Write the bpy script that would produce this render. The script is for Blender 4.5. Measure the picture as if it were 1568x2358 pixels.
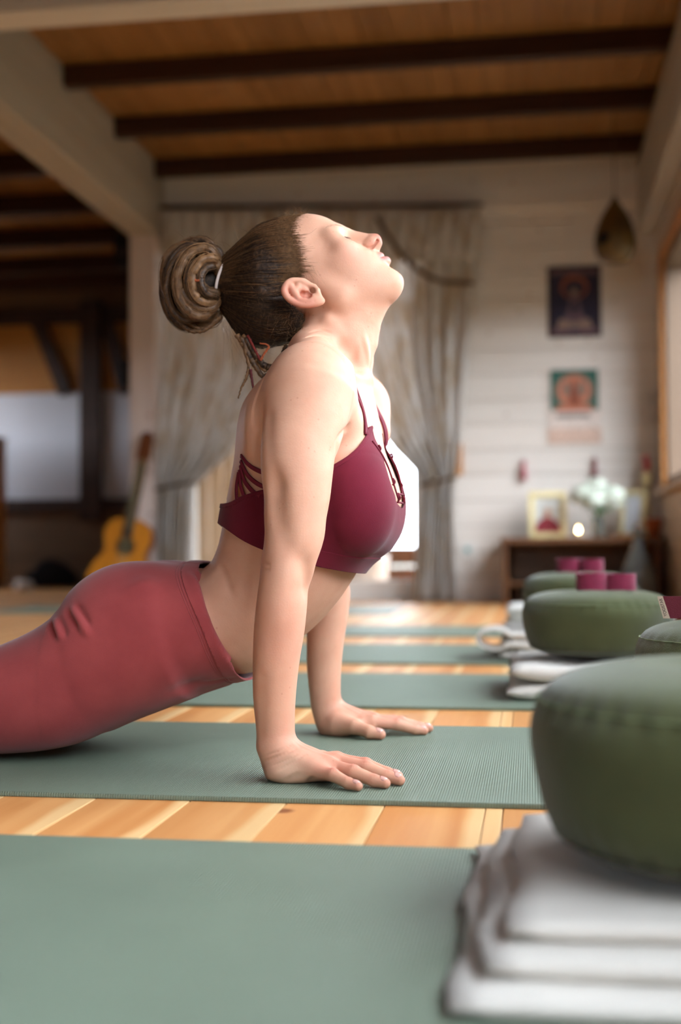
import bpy, bmesh, math, random
import numpy as np
from mathutils import Vector, Matrix
from mathutils.bvhtree import BVHTree

# ------------------------------------------------------------------ camera, light, exposure
for o in list(bpy.data.objects):
    bpy.data.objects.remove(o, do_unlink=True)
SC = bpy.context.scene
COL = SC.collection
W_PX, H_PX, F_PX = 1568.0, 2358.0, 2900.0
CAM_Z = 0.302
YAW, PITCH, ROLL = math.radians(8.57), math.atan2(84.0, F_PX), -0.0057
CAM_R = Matrix.Rotation(YAW, 3, 'Z') @ Matrix.Rotation(math.pi / 2 + PITCH, 3, 'X') @ Matrix.Rotation(ROLL, 3, 'Z')
cam = bpy.data.cameras.new('camera')
cam.sensor_fit = 'VERTICAL'; cam.sensor_height = 36.0
cam.lens = F_PX / H_PX * 36.0
cam.clip_start = 0.05; cam.clip_end = 200
cam.dof.use_dof = True
cam.dof.focus_distance = 1.68
cam.dof.aperture_fstop = 2.35
cam.dof.aperture_blades = 0
cam_o = bpy.data.objects.new('camera', cam); COL.objects.link(cam_o)
cam_o.matrix_world = Matrix.Translation((0, 0, CAM_Z)) @ CAM_R.to_4x4()
SC.camera = cam_o

world = bpy.data.worlds.new('overcast_sky'); SC.world = world
world.use_nodes = True
wn = world.node_tree.nodes; wl = world.node_tree.links
bg = wn['Background']
bg.inputs['Color'].default_value = (0.82, 0.91, 1.0, 1)
bg.inputs['Strength'].default_value = 14.0

SC.view_settings.view_transform = 'Standard'
SC.view_settings.look = 'None'
SC.view_settings.gamma = 1.0
SC.view_settings.use_curve_mapping = False
SC.view_settings.exposure = 0.26
try:
    SC.cycles.use_denoising = True
    SC.cycles.max_bounces = 6
    SC.cycles.diffuse_bounces = 4
    SC.cycles.glossy_bounces = 3
    SC.cycles.transmission_bounces = 4
    SC.cycles.transparent_max_bounces = 8
    SC.cycles.use_adaptive_sampling = True
    SC.cycles.adaptive_threshold = 0.12
    SC.cycles.adaptive_min_samples = 16
    SC.cycles.sample_clamp_indirect = 8.0
    SC.cycles.caustics_reflective = False
    SC.cycles.caustics_refractive = False
except Exception:
    pass

# ------------------------------------------------------------------ photograph pixel <-> place
CR = np.array(CAM_R)
CAM_P = np.array([0.0, 0.0, CAM_Z])

def ray(px, py):
    return CR @ np.array([(px - W_PX / 2) / F_PX, -(py - H_PX / 2) / F_PX, -1.0])

def P(px, py, Y):
    d = ray(px, py); return CAM_P + d * (Y / d[1])

def PX(px, py, X):
    d = ray(px, py); return CAM_P + d * (X / d[0])

def G(px, py, z=0.0):
    d = ray(px, py); return CAM_P + d * ((z - CAM_Z) / d[2])

def PZ(px, py, z):
    return G(px, py, z)

def to_px(p):
    q = (np.asarray(p, float) - CAM_P) @ CR
    return np.stack([W_PX / 2 + F_PX * q[..., 0] / -q[..., 2], H_PX / 2 - F_PX * q[..., 1] / -q[..., 2]], -1)

# ------------------------------------------------------------------ small helpers
def mesh_from(name, verts, faces, smooth=False):
    me = bpy.data.meshes.new(name)
    me.from_pydata([tuple(map(float, v)) for v in verts], [], [tuple(map(int, f)) for f in faces])
    me.update()
    if smooth:
        me.polygons.foreach_set('use_smooth', np.ones(len(me.polygons), bool))
    return me

def mesh_np(name, V, faces, smooth=True):
    """fast mesh from numpy arrays: V (n,3), faces (m,k)"""
    me = bpy.data.meshes.new(name)
    F = np.asarray(faces, np.int32); k = F.shape[1]
    me.vertices.add(len(V)); me.vertices.foreach_set('co', np.asarray(V, np.float32).ravel())
    me.loops.add(F.size); me.loops.foreach_set('vertex_index', F.ravel())
    me.polygons.add(len(F))
    me.polygons.foreach_set('loop_start', np.arange(0, F.size, k, dtype=np.int32))
    me.polygons.foreach_set('loop_total', np.full(len(F), k, np.int32))
    if smooth:
        me.polygons.foreach_set('use_smooth', np.ones(len(F), bool))
    me.update(calc_edges=True); me.validate()
    return me

def obj(name, me, m=None, parent=None, loc=None):
    o = bpy.data.objects.new(name, me); COL.objects.link(o)
    if m is not None and me is not None and len(me.materials) == 0:
        me.materials.append(m)
    if parent is not None: o.parent = parent
    if loc is not None: o.location = loc
    return o

def tag(o, label=None, cat=None, group=None, kind=None):
    if label: o['label'] = label
    if cat: o['category'] = cat
    if group: o['group'] = group
    if kind: o['kind'] = kind
    return o

def empty(name, loc=(0, 0, 0), rz=0.0):
    o = bpy.data.objects.new(name, None); COL.objects.link(o)
    o.location = loc; o.rotation_euler = (0, 0, rz); o.empty_display_size = 0.05
    return o

def keep(o, parent):
    """parent without moving: world data stays where it was modelled (parent only translated)"""
    o.parent = parent
    o.location = Vector(o.location) - Vector(parent.location)
    return o

class MB:
    """collects simple shapes into one mesh"""
    def __init__(s): s.v = []; s.f = []
    def add(s, V, F):
        n = len(s.v); s.v += [tuple(map(float, p)) for p in V]; s.f += [tuple(i + n for i in f) for f in F]; return s
    def box(s, lo, hi):
        x0, y0, z0 = lo; x1, y1, z1 = hi
        V = [(x0, y0, z0), (x1, y0, z0), (x1, y1, z0), (x0, y1, z0), (x0, y0, z1), (x1, y0, z1), (x1, y1, z1), (x0, y1, z1)]
        return s.add(V, [(0, 3, 2, 1), (4, 5, 6, 7), (0, 1, 5, 4), (1, 2, 6, 5), (2, 3, 7, 6), (3, 0, 4, 7)])
    def bevbox(s, lo, hi, b):
        bm = bmesh.new(); bmesh.ops.create_cube(bm, size=1)
        lo = Vector(lo); hi = Vector(hi)
        for v in bm.verts:
            v.co = Vector(((v.co.x + .5) * (hi.x - lo.x) + lo.x, (v.co.y + .5) * (hi.y - lo.y) + lo.y, (v.co.z + .5) * (hi.z - lo.z) + lo.z))
        bmesh.ops.bevel(bm, geom=bm.edges[:], offset=b, segments=2, affect='EDGES', profile=.6)
        bm.verts.index_update()
        s.add([v.co for v in bm.verts], [[v.index for v in f.verts] for f in bm.faces]); bm.free(); return s
    def tube(s, pts, rad, n=8, cap=True, flat=None):
        V, F = tube_arrays(pts, rad, n, cap); return s.add(V, F)
    def lathe(s, prof, n=32, c=(0, 0, 0)):
        V = []; F = []
        for r, z in prof:
            for k in range(n):
                a = 2 * math.pi * k / n; V.append((c[0] + r * math.cos(a), c[1] + r * math.sin(a), c[2] + z))
        m = len(prof)
        for i in range(m - 1):
            for k in range(n):
                F.append((i * n + k, i * n + (k + 1) % n, (i + 1) * n + (k + 1) % n, (i + 1) * n + k))
        F.append(tuple(reversed(range(n)))); F.append(tuple(range((m - 1) * n, m * n)))
        return s.add(V, F)
    def prism(s, poly, axis, a, b):
        """poly: list of 2D points in the two axes other than `axis`"""
        n = len(poly); V = []
        for t in (a, b):
            for (p, q) in poly:
                V.append({'x': (t, p, q), 'y': (p, t, q), 'z': (p, q, t)}[axis])
        F = [tuple(range(n)), tuple(reversed(range(n, 2 * n)))] + [(i, i + n, (i + 1) % n + n, (i + 1) % n) for i in range(n)]
        return s.add(V, F)
    def mesh(s, name, smooth=False):
        me = mesh_from(name, s.v, s.f, smooth)
        bm = bmesh.new(); bm.from_mesh(me); bmesh.ops.recalc_face_normals(bm, faces=bm.faces[:]); bm.to_mesh(me); bm.free()
        return me
    def build(s, name, m, parent=None, smooth=False, loc=None):
        return obj(name, s.mesh(name, smooth), m, parent, loc)

def frames(pts):
    pts = np.asarray(pts, float); n = len(pts)
    T = np.gradient(pts, axis=0); T /= np.linalg.norm(T, axis=1, keepdims=True) + 1e-12
    up = np.array([0, 0, 1.0]) if abs(T[0, 2]) < .9 else np.array([1.0, 0, 0])
    N = np.zeros_like(pts); N[0] = np.cross(T[0], up); N[0] /= np.linalg.norm(N[0])
    for i in range(1, n):
        v = N[i - 1] - T[i] * np.dot(N[i - 1], T[i]); N[i] = v / (np.linalg.norm(v) + 1e-12)
    return pts, T, N, np.cross(T, N)

def tube_arrays(pts, rad, n=8, cap=True, flat=1.0):
    pts, T, N, B = frames(pts); m = len(pts)
    rad = np.broadcast_to(np.asarray(rad, float), (m,))
    a = np.linspace(0, 2 * np.pi, n, endpoint=False)
    V = pts[:, None] + rad[:, None, None] * (np.cos(a)[None, :, None] * N[:, None] + flat * np.sin(a)[None, :, None] * B[:, None])
    V = V.reshape(-1, 3); F = []
    for i in range(m - 1):
        for k in range(n):
            F.append((i * n + k, i * n + (k + 1) % n, (i + 1) * n + (k + 1) % n, (i + 1) * n + k))
    if cap:
        F.append(tuple(reversed(range(n)))); F.append(tuple(range((m - 1) * n, m * n)))
    return V, F

def spline(pts, n):
    """Catmull-Rom through pts, n samples"""
    p = np.asarray(pts, float)
    p = np.vstack([2 * p[0] - p[1], p, 2 * p[-1] - p[-2]])
    seg = len(p) - 3; t = np.linspace(0, seg - 1e-9, n); i = t.astype(int); u = (t - i)[:, None]
    a, b, c, d = p[i], p[i + 1], p[i + 2], p[i + 3]
    return .5 * (2 * b + (c - a) * u + (2 * a - 5 * b + 4 * c - d) * u ** 2 + (3 * b - a - 3 * c + d) * u ** 3)

# ------------------------------------------------------------------ materials
def S(c):
    """sRGB 0-255 -> linear rgba"""
    return tuple((v / 255 / 12.92 if v / 255 <= .04045 else ((v / 255 + .055) / 1.055) ** 2.4) for v in c[:3]) + (1.0,)

def sock(n, *names):
    for k in names:
        if k in n.inputs: return n.inputs[k]

def mat(name, col, rough=.6, spec=.4, var=.0, scale=8.0, stretch=(1, 1, 1), bump=0.0, bscale=60.0, sheen=0.0, metal=0.0,
        coat=0.0, rand=0.0, col2=None, detail=4.0, coord='Object'):
    m = bpy.data.materials.new(name); m.use_nodes = True
    nt = m.node_tree; N = nt.nodes; L = nt.links; b = N['Principled BSDF']
    base = S(col) if max(col) > 1.001 else tuple(col[:3]) + (1,)
    b.inputs['Base Color'].default_value = base
    b.inputs['Roughness'].default_value = rough
    b.inputs['Specular IOR Level'].default_value = spec
    b.inputs['Metallic'].default_value = metal
    if sheen: b.inputs['Sheen Weight'].default_value = sheen; b.inputs['Sheen Roughness'].default_value = .5
    if coat: b.inputs['Coat Weight'].default_value = coat; b.inputs['Coat Roughness'].default_value = .2
    tc = N.new('ShaderNodeTexCoord'); mp = N.new('ShaderNodeMapping'); mp.inputs['Scale'].default_value = stretch
    L.new(tc.outputs[coord], mp.inputs['Vector'])
    out = None
    if var or col2:
        nz = N.new('ShaderNodeTexNoise'); nz.inputs['Scale'].default_value = scale; nz.inputs['Detail'].default_value = detail
        L.new(mp.outputs[0], nz.inputs['Vector'])
        mx = N.new('ShaderNodeMix'); mx.data_type = 'RGBA'
        c2 = (S(col2) if col2 and max(col2) > 1.001 else tuple(c * (1 - var) for c in base[:3]) + (1,))
        mx.inputs['A'].default_value = base; mx.inputs['B'].default_value = c2
        rp = N.new('ShaderNodeMapRange'); rp.inputs['From Min'].default_value = .35; rp.inputs['From Max'].default_value = .65
        L.new(nz.outputs['Fac'], rp.inputs['Value']); L.new(rp.outputs[0], mx.inputs['Factor'])
        out = mx.outputs['Result']
    if rand:
        oi = N.new('ShaderNodeObjectInfo'); hs = N.new('ShaderNodeHueSaturation')
        mr = N.new('ShaderNodeMapRange'); mr.inputs['To Min'].default_value = 1 - rand; mr.inputs['To Max'].default_value = 1 + rand
        L.new(oi.outputs['Random'], mr.inputs['Value']); L.new(mr.outputs[0], hs.inputs['Value'])
        if out is not None: L.new(out, hs.inputs['Color'])
        else: hs.inputs['Color'].default_value = base
        out = hs.outputs['Color']
    if out is not None: L.new(out, b.inputs['Base Color'])
    if bump:
        n2 = N.new('ShaderNodeTexNoise'); n2.inputs['Scale'].default_value = bscale; n2.inputs['Detail'].default_value = 3
        L.new(mp.outputs[0], n2.inputs['Vector'])
        bp = N.new('ShaderNodeBump'); bp.inputs['Strength'].default_value = bump; bp.inputs['Distance'].default_value = .002
        L.new(n2.outputs['Fac'], bp.inputs['Height']); L.new(bp.outputs[0], b.inputs['Normal'])
    return m
# ------------------------------------------------------------------ the room
random.seed(3)
def wood(name, c1, c2, c3=None, along='y', scale=1.0, rough=.45, spec=.35, knots=True, rand=.10, coat=0.0, bump=.15, sap=None):
    """boards: grain streaks along one axis, knots, tone varying from board to board"""
    m = bpy.data.materials.new(name); m.use_nodes = True
    nt = m.node_tree; N = nt.nodes; L = nt.links; b = N['Principled BSDF']
    tc = N.new('ShaderNodeTexCoord'); oi = N.new('ShaderNodeObjectInfo')
    sc_ = N.new('ShaderNodeVectorMath'); sc_.operation = 'SCALE'; sc_.inputs[0].default_value = (7.3, 5.1, 3.7); L.new(oi.outputs['Random'], sc_.inputs['Scale'])
    ad = N.new('ShaderNodeVectorMath'); L.new(tc.outputs['Object'], ad.inputs[0]); L.new(sc_.outputs[0], ad.inputs[1])
    st = {'x': (.9, 22, 22), 'y': (22, .9, 22), 'z': (22, 22, .9)}[along]
    mp = N.new('ShaderNodeMapping'); mp.inputs['Scale'].default_value = tuple(v * scale for v in st); L.new(ad.outputs[0], mp.inputs['Vector'])
    nz = N.new('ShaderNodeTexNoise'); nz.inputs['Scale'].default_value = 1.0; nz.inputs['Detail'].default_value = 5; nz.inputs['Distortion'].default_value = .6
    L.new(mp.outputs[0], nz.inputs['Vector'])
    mx = N.new('ShaderNodeMix'); mx.data_type = 'RGBA'; mx.inputs['A'].default_value = S(c1); mx.inputs['B'].default_value = S(c2)
    mr = N.new('ShaderNodeMapRange'); mr.inputs['From Min'].default_value = .34; mr.inputs['From Max'].default_value = .66; L.new(nz.outputs['Fac'], mr.inputs['Value']); L.new(mr.outputs[0], mx.inputs['Factor'])
    col = mx.outputs['Result']
    if knots:
        # lay the board's face into XY so that knots are round on it
        sx = N.new('ShaderNodeSeparateXYZ'); L.new(ad.outputs[0], sx.inputs[0]); cx_ = N.new('ShaderNodeCombineXYZ')
        pr = {'x': ('X', 'Z'), 'y': ('X', 'Y'), 'z': ('X', 'Z')}[along]
        L.new(sx.outputs[pr[0]], cx_.inputs['X']); L.new(sx.outputs[pr[1]], cx_.inputs['Y'])
        vo = N.new('ShaderNodeTexVoronoi'); vo.voronoi_dimensions = '2D'; vo.inputs['Scale'].default_value = 5.0 * scale; L.new(cx_.outputs[0], vo.inputs['Vector'])
        kr = N.new('ShaderNodeMapRange'); kr.inputs['From Min'].default_value = .035; kr.inputs['From Max'].default_value = .085; kr.inputs['To Min'].default_value = .85; kr.inputs['To Max'].default_value = 0
        L.new(vo.outputs['Distance'], kr.inputs['Value'])
        cs2 = N.new('ShaderNodeSeparateColor'); L.new(vo.outputs['Color'], cs2.inputs[0]); gt_ = N.new('ShaderNodeMath'); gt_.operation = 'GREATER_THAN'; gt_.inputs[1].default_value = .55; L.new(cs2.outputs[0], gt_.inputs[0])
        km = N.new('ShaderNodeMath'); km.operation = 'MULTIPLY'; L.new(kr.outputs[0], km.inputs[0]); L.new(gt_.outputs[0], km.inputs[1])
        mk2 = N.new('ShaderNodeMix'); mk2.data_type = 'RGBA'; mk2.inputs['B'].default_value = S(c3 or tuple(v * .5 for v in c2))
        L.new(col, mk2.inputs['A']); L.new(km.outputs[0], mk2.inputs['Factor']); col = mk2.outputs['Result']
    if sap:
        so_ = N.new('ShaderNodeSeparateXYZ'); L.new(tc.outputs['Object'], so_.inputs[0]); wn_ = N.new('ShaderNodeTexNoise'); wn_.inputs['Scale'].default_value = 2.5; L.new(ad.outputs[0], wn_.inputs['Vector'])
        sw_ = N.new('ShaderNodeMath'); sw_.operation = 'MULTIPLY_ADD'; sw_.inputs[1].default_value = .05; L.new(wn_.outputs['Fac'], sw_.inputs[0]); L.new(so_.outputs['X'], sw_.inputs[2])
        sr = N.new('ShaderNodeMapRange'); sr.inputs['From Min'].default_value = .058; sr.inputs['From Max'].default_value = .070; sr.inputs['To Max'].default_value = .8; L.new(sw_.outputs[0], sr.inputs['Value'])
        ms = N.new('ShaderNodeMix'); ms.data_type = 'RGBA'; ms.inputs['B'].default_value = S(sap); L.new(col, ms.inputs['A']); L.new(sr.outputs[0], ms.inputs['Factor']); col = ms.outputs['Result']
    hs = N.new('ShaderNodeHueSaturation'); vr = N.new('ShaderNodeMapRange'); vr.inputs['To Min'].default_value = 1 - rand; vr.inputs['To Max'].default_value = 1 + rand
    L.new(oi.outputs['Random'], vr.inputs['Value']); L.new(vr.outputs[0], hs.inputs['Value']); L.new(col, hs.inputs['Color']); L.new(hs.outputs[0], b.inputs['Base Color'])
    b.inputs['Roughness'].default_value = rough; b.inputs['Specular IOR Level'].default_value = spec
    if coat: b.inputs['Coat Weight'].default_value = coat; b.inputs['Coat Roughness'].default_value = .25
    bp = N.new('ShaderNodeBump'); bp.inputs['Strength'].default_value = bump; bp.inputs['Distance'].default_value = .001
    L.new(nz.outputs['Fac'], bp.inputs['Height']); L.new(bp.outputs[0], b.inputs['Normal'])
    return m

XR = float(P(1515, 1000, 7.12)[0]); YF = 7.12; XL = -5.2; YB = -3.2; YBL = 9.9; ZC = 2.52
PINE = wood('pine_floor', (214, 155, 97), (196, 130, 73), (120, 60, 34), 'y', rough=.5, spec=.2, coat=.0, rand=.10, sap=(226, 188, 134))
PINE_PALE = wood('pine_sapwood', (236, 196, 142), (224, 170, 112), (150, 90, 50), 'y', rough=.5, spec=.2, coat=.0, rand=.05)
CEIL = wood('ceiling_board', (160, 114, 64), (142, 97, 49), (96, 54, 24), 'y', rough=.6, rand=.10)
BEAM = wood('dark_beam', (66, 38, 24), (48, 26, 16), None, 'x', knots=False, rough=.6, rand=.08)
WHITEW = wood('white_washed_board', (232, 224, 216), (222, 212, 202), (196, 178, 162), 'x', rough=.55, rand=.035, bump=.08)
WHITEV = wood('white_washed_beam', (188, 180, 168), (174, 164, 150), (160, 140, 120), 'y', rough=.55, rand=.03, bump=.08)
WHITEP = wood('white_washed_post', (224, 208, 200), (212, 194, 186), (160, 130, 120), 'z', rough=.55, rand=.03, bump=.08)
HONEY = wood('honey_wood', (200, 134, 62), (180, 112, 44), (120, 66, 26), 'z', rough=.45, rand=.05)
DARKW = wood('dark_stained_wood', (58, 34, 24), (42, 24, 16), None, 'x', knots=False, rough=.6, rand=.05)
OCHRE = wood('ochre_panel', (176, 122, 58), (160, 104, 44), (110, 66, 28), 'x', rough=.6, rand=.08)
BROWNW = wood('brown_wall_board', (112, 84, 62), (98, 72, 52), (70, 48, 34), 'x', rough=.65, rand=.06)

def struct(o): o['kind'] = 'structure'; return o
# floor: base slab and pine boards running away from the camera
floor = struct(MB().box((XL - .1, YB - .1, -.06), (XR + .1, YBL + .1, -.022)).build('floor', mat('subfloor', (90, 62, 40))))
def plank_me(name, w, l, t, gap=.0006, bev=.0010):
    return MB().bevbox((-w / 2 + gap, 0, -t), (w / 2 - gap, l, 0), bev).mesh(name)
xs = [float(G(px, 1850)[0]) for px in (430, 640, 885, 1120, 1160)]
edges = [xs[3], xs[4]]
step = (xs[3] - xs[0]) / 3
while edges[0] > XL: edges.insert(0, edges[0] - step)
e = xs[4]
while e < XR: e += step; edges.append(min(e, XR))
cache = {}
for i, (x0, x1) in enumerate(zip(edges[:-1], edges[1:])):
    w = round(x1 - x0, 4)
    if w < .01: continue
    pale = abs(x0 - xs[3]) < .001
    y = YB - random.uniform(0, 2.5); ys = []
    while y < YBL:
        l = 12.5 if x0 > -1.5 else random.choice([3.6, 4.2, 4.8]); ys.append((y, min(y + l, YBL))); y += l
    for (ya, yb) in ys:
        ya = max(ya, YB); k = (w, round(yb - ya, 2), pale)
        if k not in cache:
            cache[k] = plank_me('plank', w, yb - ya, .022); cache[k].materials.append(PINE_PALE if pale else PINE)
        o = obj('plank', cache[k], None, floor, ((x0 + x1) / 2, ya, 0))

# ceiling: pine boards above, dark joists across
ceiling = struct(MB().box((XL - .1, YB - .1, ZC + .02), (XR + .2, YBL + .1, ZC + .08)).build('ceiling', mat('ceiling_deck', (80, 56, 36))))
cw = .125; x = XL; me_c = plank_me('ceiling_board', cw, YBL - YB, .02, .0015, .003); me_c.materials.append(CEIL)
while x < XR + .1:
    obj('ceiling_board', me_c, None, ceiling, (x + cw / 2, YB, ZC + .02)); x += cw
def trim(n, lo, hi, m, bev=.006):
    o = MB().bevbox(lo, hi, bev).build('trim_%d' % n, m); return struct(o)
xb1 = float(P(372, 470, 7.0)[0]); xb0 = float(P(302, 545, 7.0)[0]); zb = float(P(330, 547, 7.0)[2])
n = 1
for yj in (5.44, 6.15, 6.85, 4.74, 4.04, 3.34, 2.64, 1.94, 1.24, .54, -.16, -.86, -1.56, -2.26):
    trim(n, (xb1, yj, ZC - .10), (XR + .02, yj + .065, ZC), BEAM); n += 1
for yj in (5.0, 5.8, 6.6, 7.4, 8.2, 9.0, 9.6):
    trim(n, (XL, yj, ZC - .12), (xb0, yj + .10, ZC), BEAM); n += 1
trim(n, (xb0, YB, zb), (xb1, YF, ZC), WHITEV, .01); n += 1                                   # long white beam on the post
zx = float(P(1000, 3, 4.37)[2]); trim(n, (xb1, 4.22, zx), (XR, 4.37, zx + .22), WHITEW, .01); n += 1   # white beam across the room
post = struct(MB().bevbox((xb0 + .005, 6.95, 0), (xb1 - .025, YF, zb), .006).build('trim_%d' % n, WHITEP)); n += 1
zp0 = float(P(700, 500, YF - .06)[2]); trim(n, (xb1, YF - .07, zp0), (XR, YF, ZC - .02), WHITEW, .006); n += 1   # plate on top of the far wall
trim(n, (XR - .10, YB, float(P(1515, 520, 6.9)[2])), (XR - .002, YF - .07, ZC - .10), WHITEV, .008); n += 1       # plate above the windows

# far wall: horizontal white-washed boards around the garden door
DX0 = float(P(400, 1000, YF)[0]); DX1 = float(P(1000, 1000, YF)[0]); DZ = float(P(700, 520, YF)[2])
wall_far = struct(MB().box((DX1, YF + .02, 0), (XR + .1, YF + .14, ZC)).box((xb1 - .02, YF + .02, 0), (DX0, YF + .14, ZC)).box((DX0, YF + .02, DZ), (DX1, YF + .14, ZC)).build('wall_far', mat('wall_core', (150, 130, 110))))
bh = .142
def wall_boards(parent, x0, x1, z0, z1, y, m):
    z = math.floor(z0 / bh) * bh
    while z < z1:
        a, b = max(z, z0), min(z + bh, z1)
        if b - a > .01:
            o = MB().bevbox((x0, y, a + .0015), (x1, y + .02, b - .0015), .004).build('board', m, parent)
        z += bh
wall_boards(wall_far, DX1, XR, 0, ZC, YF, WHITEW)
wall_boards(wall_far, xb1, DX0, 0, ZC, YF, WHITEW)
wall_boards(wall_far, DX0, DX1, DZ, ZC, YF, WHITEW)
# garden door: frame with two glazed leaves
GLASS = bpy.data.materials.new('window_glass'); GLASS.use_nodes = True
gn = GLASS.node_tree.nodes; gl = GLASS.node_tree.links
for x_ in list(gn):
    if x_.type != 'OUTPUT_MATERIAL': gn.remove(x_)
tr = gn.new('ShaderNodeBsdfTransparent'); gs = gn.new('ShaderNodeBsdfGlossy'); gs.inputs['Roughness'].default_value = .02; mxs = gn.new('ShaderNodeMixShader'); mxs.inputs[0].default_value = .06
gl.new(tr.outputs[0], mxs.inputs[1]); gl.new(gs.outputs[0], mxs.inputs[2]); gl.new(mxs.outputs[0], gn['Material Output'].inputs[0])
door = struct(empty('door_1', ((DX0 + DX1) / 2, YF + .06, 0)))
dl = door.location
def part_box(name, lo, hi, m, parent, bev=.004):
    L_ = Vector(parent.location)
    return MB().bevbox(tuple(Vector(lo) - L_), tuple(Vector(hi) - L_), bev).build(name, m, parent)
WHITEPAINT = mat('white_paint', (226, 222, 216), rough=.5)
for lo, hi in (((DX0, YF + .02, 0), (DX0 + .05, YF + .10, DZ)), ((DX1 - .05, YF + .02, 0), (DX1, YF + .10, DZ)), ((DX0, YF + .02, DZ - .05), (DX1, YF + .10, DZ)), ((DX0, YF + .02, 0), (DX1, YF + .10, .03))):
    part_box('door_frame', lo, hi, WHITEPAINT, door)
mid = (DX0 + DX1) / 2
for a, b in ((DX0 + .05, mid), (mid, DX1 - .05)):
    lf = MB()
    for lo, hi in (((a, YF + .03, .03), (a + .07, YF + .08, DZ - .05)), ((b - .07, YF + .03, .03), (b, YF + .08, DZ - .05)), ((a, YF + .03, .03), (b, YF + .08, .12)), ((a, YF + .03, DZ - .14), (b, YF + .08, DZ - .05))):
        lf.bevbox(tuple(Vector(lo) - dl), tuple(Vector(hi) - dl), .004)
    lf = lf.build('door_leaf', WHITEPAINT, door)
    MB().box(tuple(Vector((a + .07, YF + .052, .12)) - dl), tuple(Vector((b - .07, YF + .058, DZ - .14)) - dl)).build('pane', GLASS, lf)

# right wall with a row of windows
SILL = float(PX(1532, 1128, XR)[2]); WTOP = float(PX(1532, 592, XR)[2]); WY1 = float(PX(1532, 800, XR)[1])
wr = MB()
WEND = -1.5
wr.box((XR + .02, YB, 0), (XR + .16, YF + .14, SILL)).box((XR + .02, YB, WTOP), (XR + .16, YF + .14, ZC)).box((XR + .02, WY1, SILL), (XR + .16, YF + .14, WTOP)).box((XR + .02, YB, SILL), (XR + .16, WEND, WTOP))
wall_right = struct(wr.build('wall_right', mat('wall_core_b', (150, 130, 110))))
def wall_boards_x(parent, y0, y1, z0, z1, x, m):
    z = math.floor(z0 / bh) * bh
    while z < z1:
        a, b = max(z, z0), min(z + bh, z1)
        if b - a > .01: MB().bevbox((x, y0, a + .0015), (x + .02, y1, b - .0015), .004).build('board', m, parent)
        z += bh
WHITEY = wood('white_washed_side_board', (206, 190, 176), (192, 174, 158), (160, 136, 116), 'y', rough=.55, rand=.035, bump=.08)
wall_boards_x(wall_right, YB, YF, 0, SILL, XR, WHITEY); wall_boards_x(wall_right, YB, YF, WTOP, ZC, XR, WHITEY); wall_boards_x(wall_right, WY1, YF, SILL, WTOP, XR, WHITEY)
HONEYY = wood('honey_window_wood', (196, 132, 62), (176, 112, 46), (120, 66, 26), 'y', rough=.4, rand=.05, coat=.1)
REVEAL = wood('tan_window_reveal', (120, 98, 80), (106, 84, 66), (80, 60, 44), 'z', rough=.6, rand=.03)
wlen = (WY1 - WEND) / 7; win = []
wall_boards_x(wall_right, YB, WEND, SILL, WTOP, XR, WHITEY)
for i in range(7):
    y1 = WY1 - i * wlen; y0 = y1 - wlen
    w = struct(empty('window_%d' % (i + 1), (XR + .05, (y0 + y1) / 2, SILL)))
    fr = .055
    for lo, hi in (((XR + .001, y0, SILL), (XR + .125, y0 + fr, WTOP)), ((XR + .001, y1 - fr, SILL), (XR + .125, y1, WTOP)), ((XR + .001, y0 + fr, WTOP - fr), (XR + .125, y1 - fr, WTOP)), ((XR + .001, y0 + fr, SILL), (XR + .125, y1 - fr, SILL + fr))):
        part_box('window_frame', lo, hi, REVEAL, w)
    cs_ = .045
    for lo, hi in (((XR - .026, y0 - cs_ / 2, SILL), (XR, y0 + cs_ / 2, WTOP + cs_)), ((XR - .026, y1 - cs_ / 2, SILL), (XR, y1 + cs_ / 2, WTOP + cs_)), ((XR - .026, y0 + cs_ / 2, WTOP), (XR, y1 - cs_ / 2, WTOP + cs_))):
        part_box('casing', lo, hi, HONEYY if lo[2] > SILL + .5 else HONEY, w)
    L_ = Vector(w.location)
    MB().box(tuple(Vector((XR + .100, y0 + fr, SILL + fr)) - L_), tuple(Vector((XR + .105, y1 - fr, WTOP - fr)) - L_)).build('pane', GLASS, w)
    part_box('window_sill', (XR - .06, y0, SILL - .03), (XR + .09, y1, SILL), WHITEY, w)
    win.append((y0 + fr, y1 - fr))
    pl = bpy.data.lights.new('sky_portal', 'AREA'); pl.shape = 'RECTANGLE'; pl.size = WTOP - SILL - 2 * fr; pl.size_y = wlen - 2 * fr
    pl.cycles.is_portal = True
    po = bpy.data.objects.new('sky_portal', pl); COL.objects.link(po); po.location = (XR + .18, (y0 + y1) / 2, (SILL + WTOP) / 2)
    po.rotation_euler = Vector((-1, 0, 0)).to_track_quat('-Z', 'Y').to_euler()
pl = bpy.data.lights.new('sky_portal', 'AREA'); pl.shape = 'RECTANGLE'; pl.size = DX1 - DX0 - .1; pl.size_y = DZ - .1; pl.cycles.is_portal = True
po = bpy.data.objects.new('sky_portal', pl); COL.objects.link(po); po.location = (mid, YF + .13, DZ / 2); po.rotation_euler = Vector((0, -1, 0)).to_track_quat('-Z', 'Z').to_euler()

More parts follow.
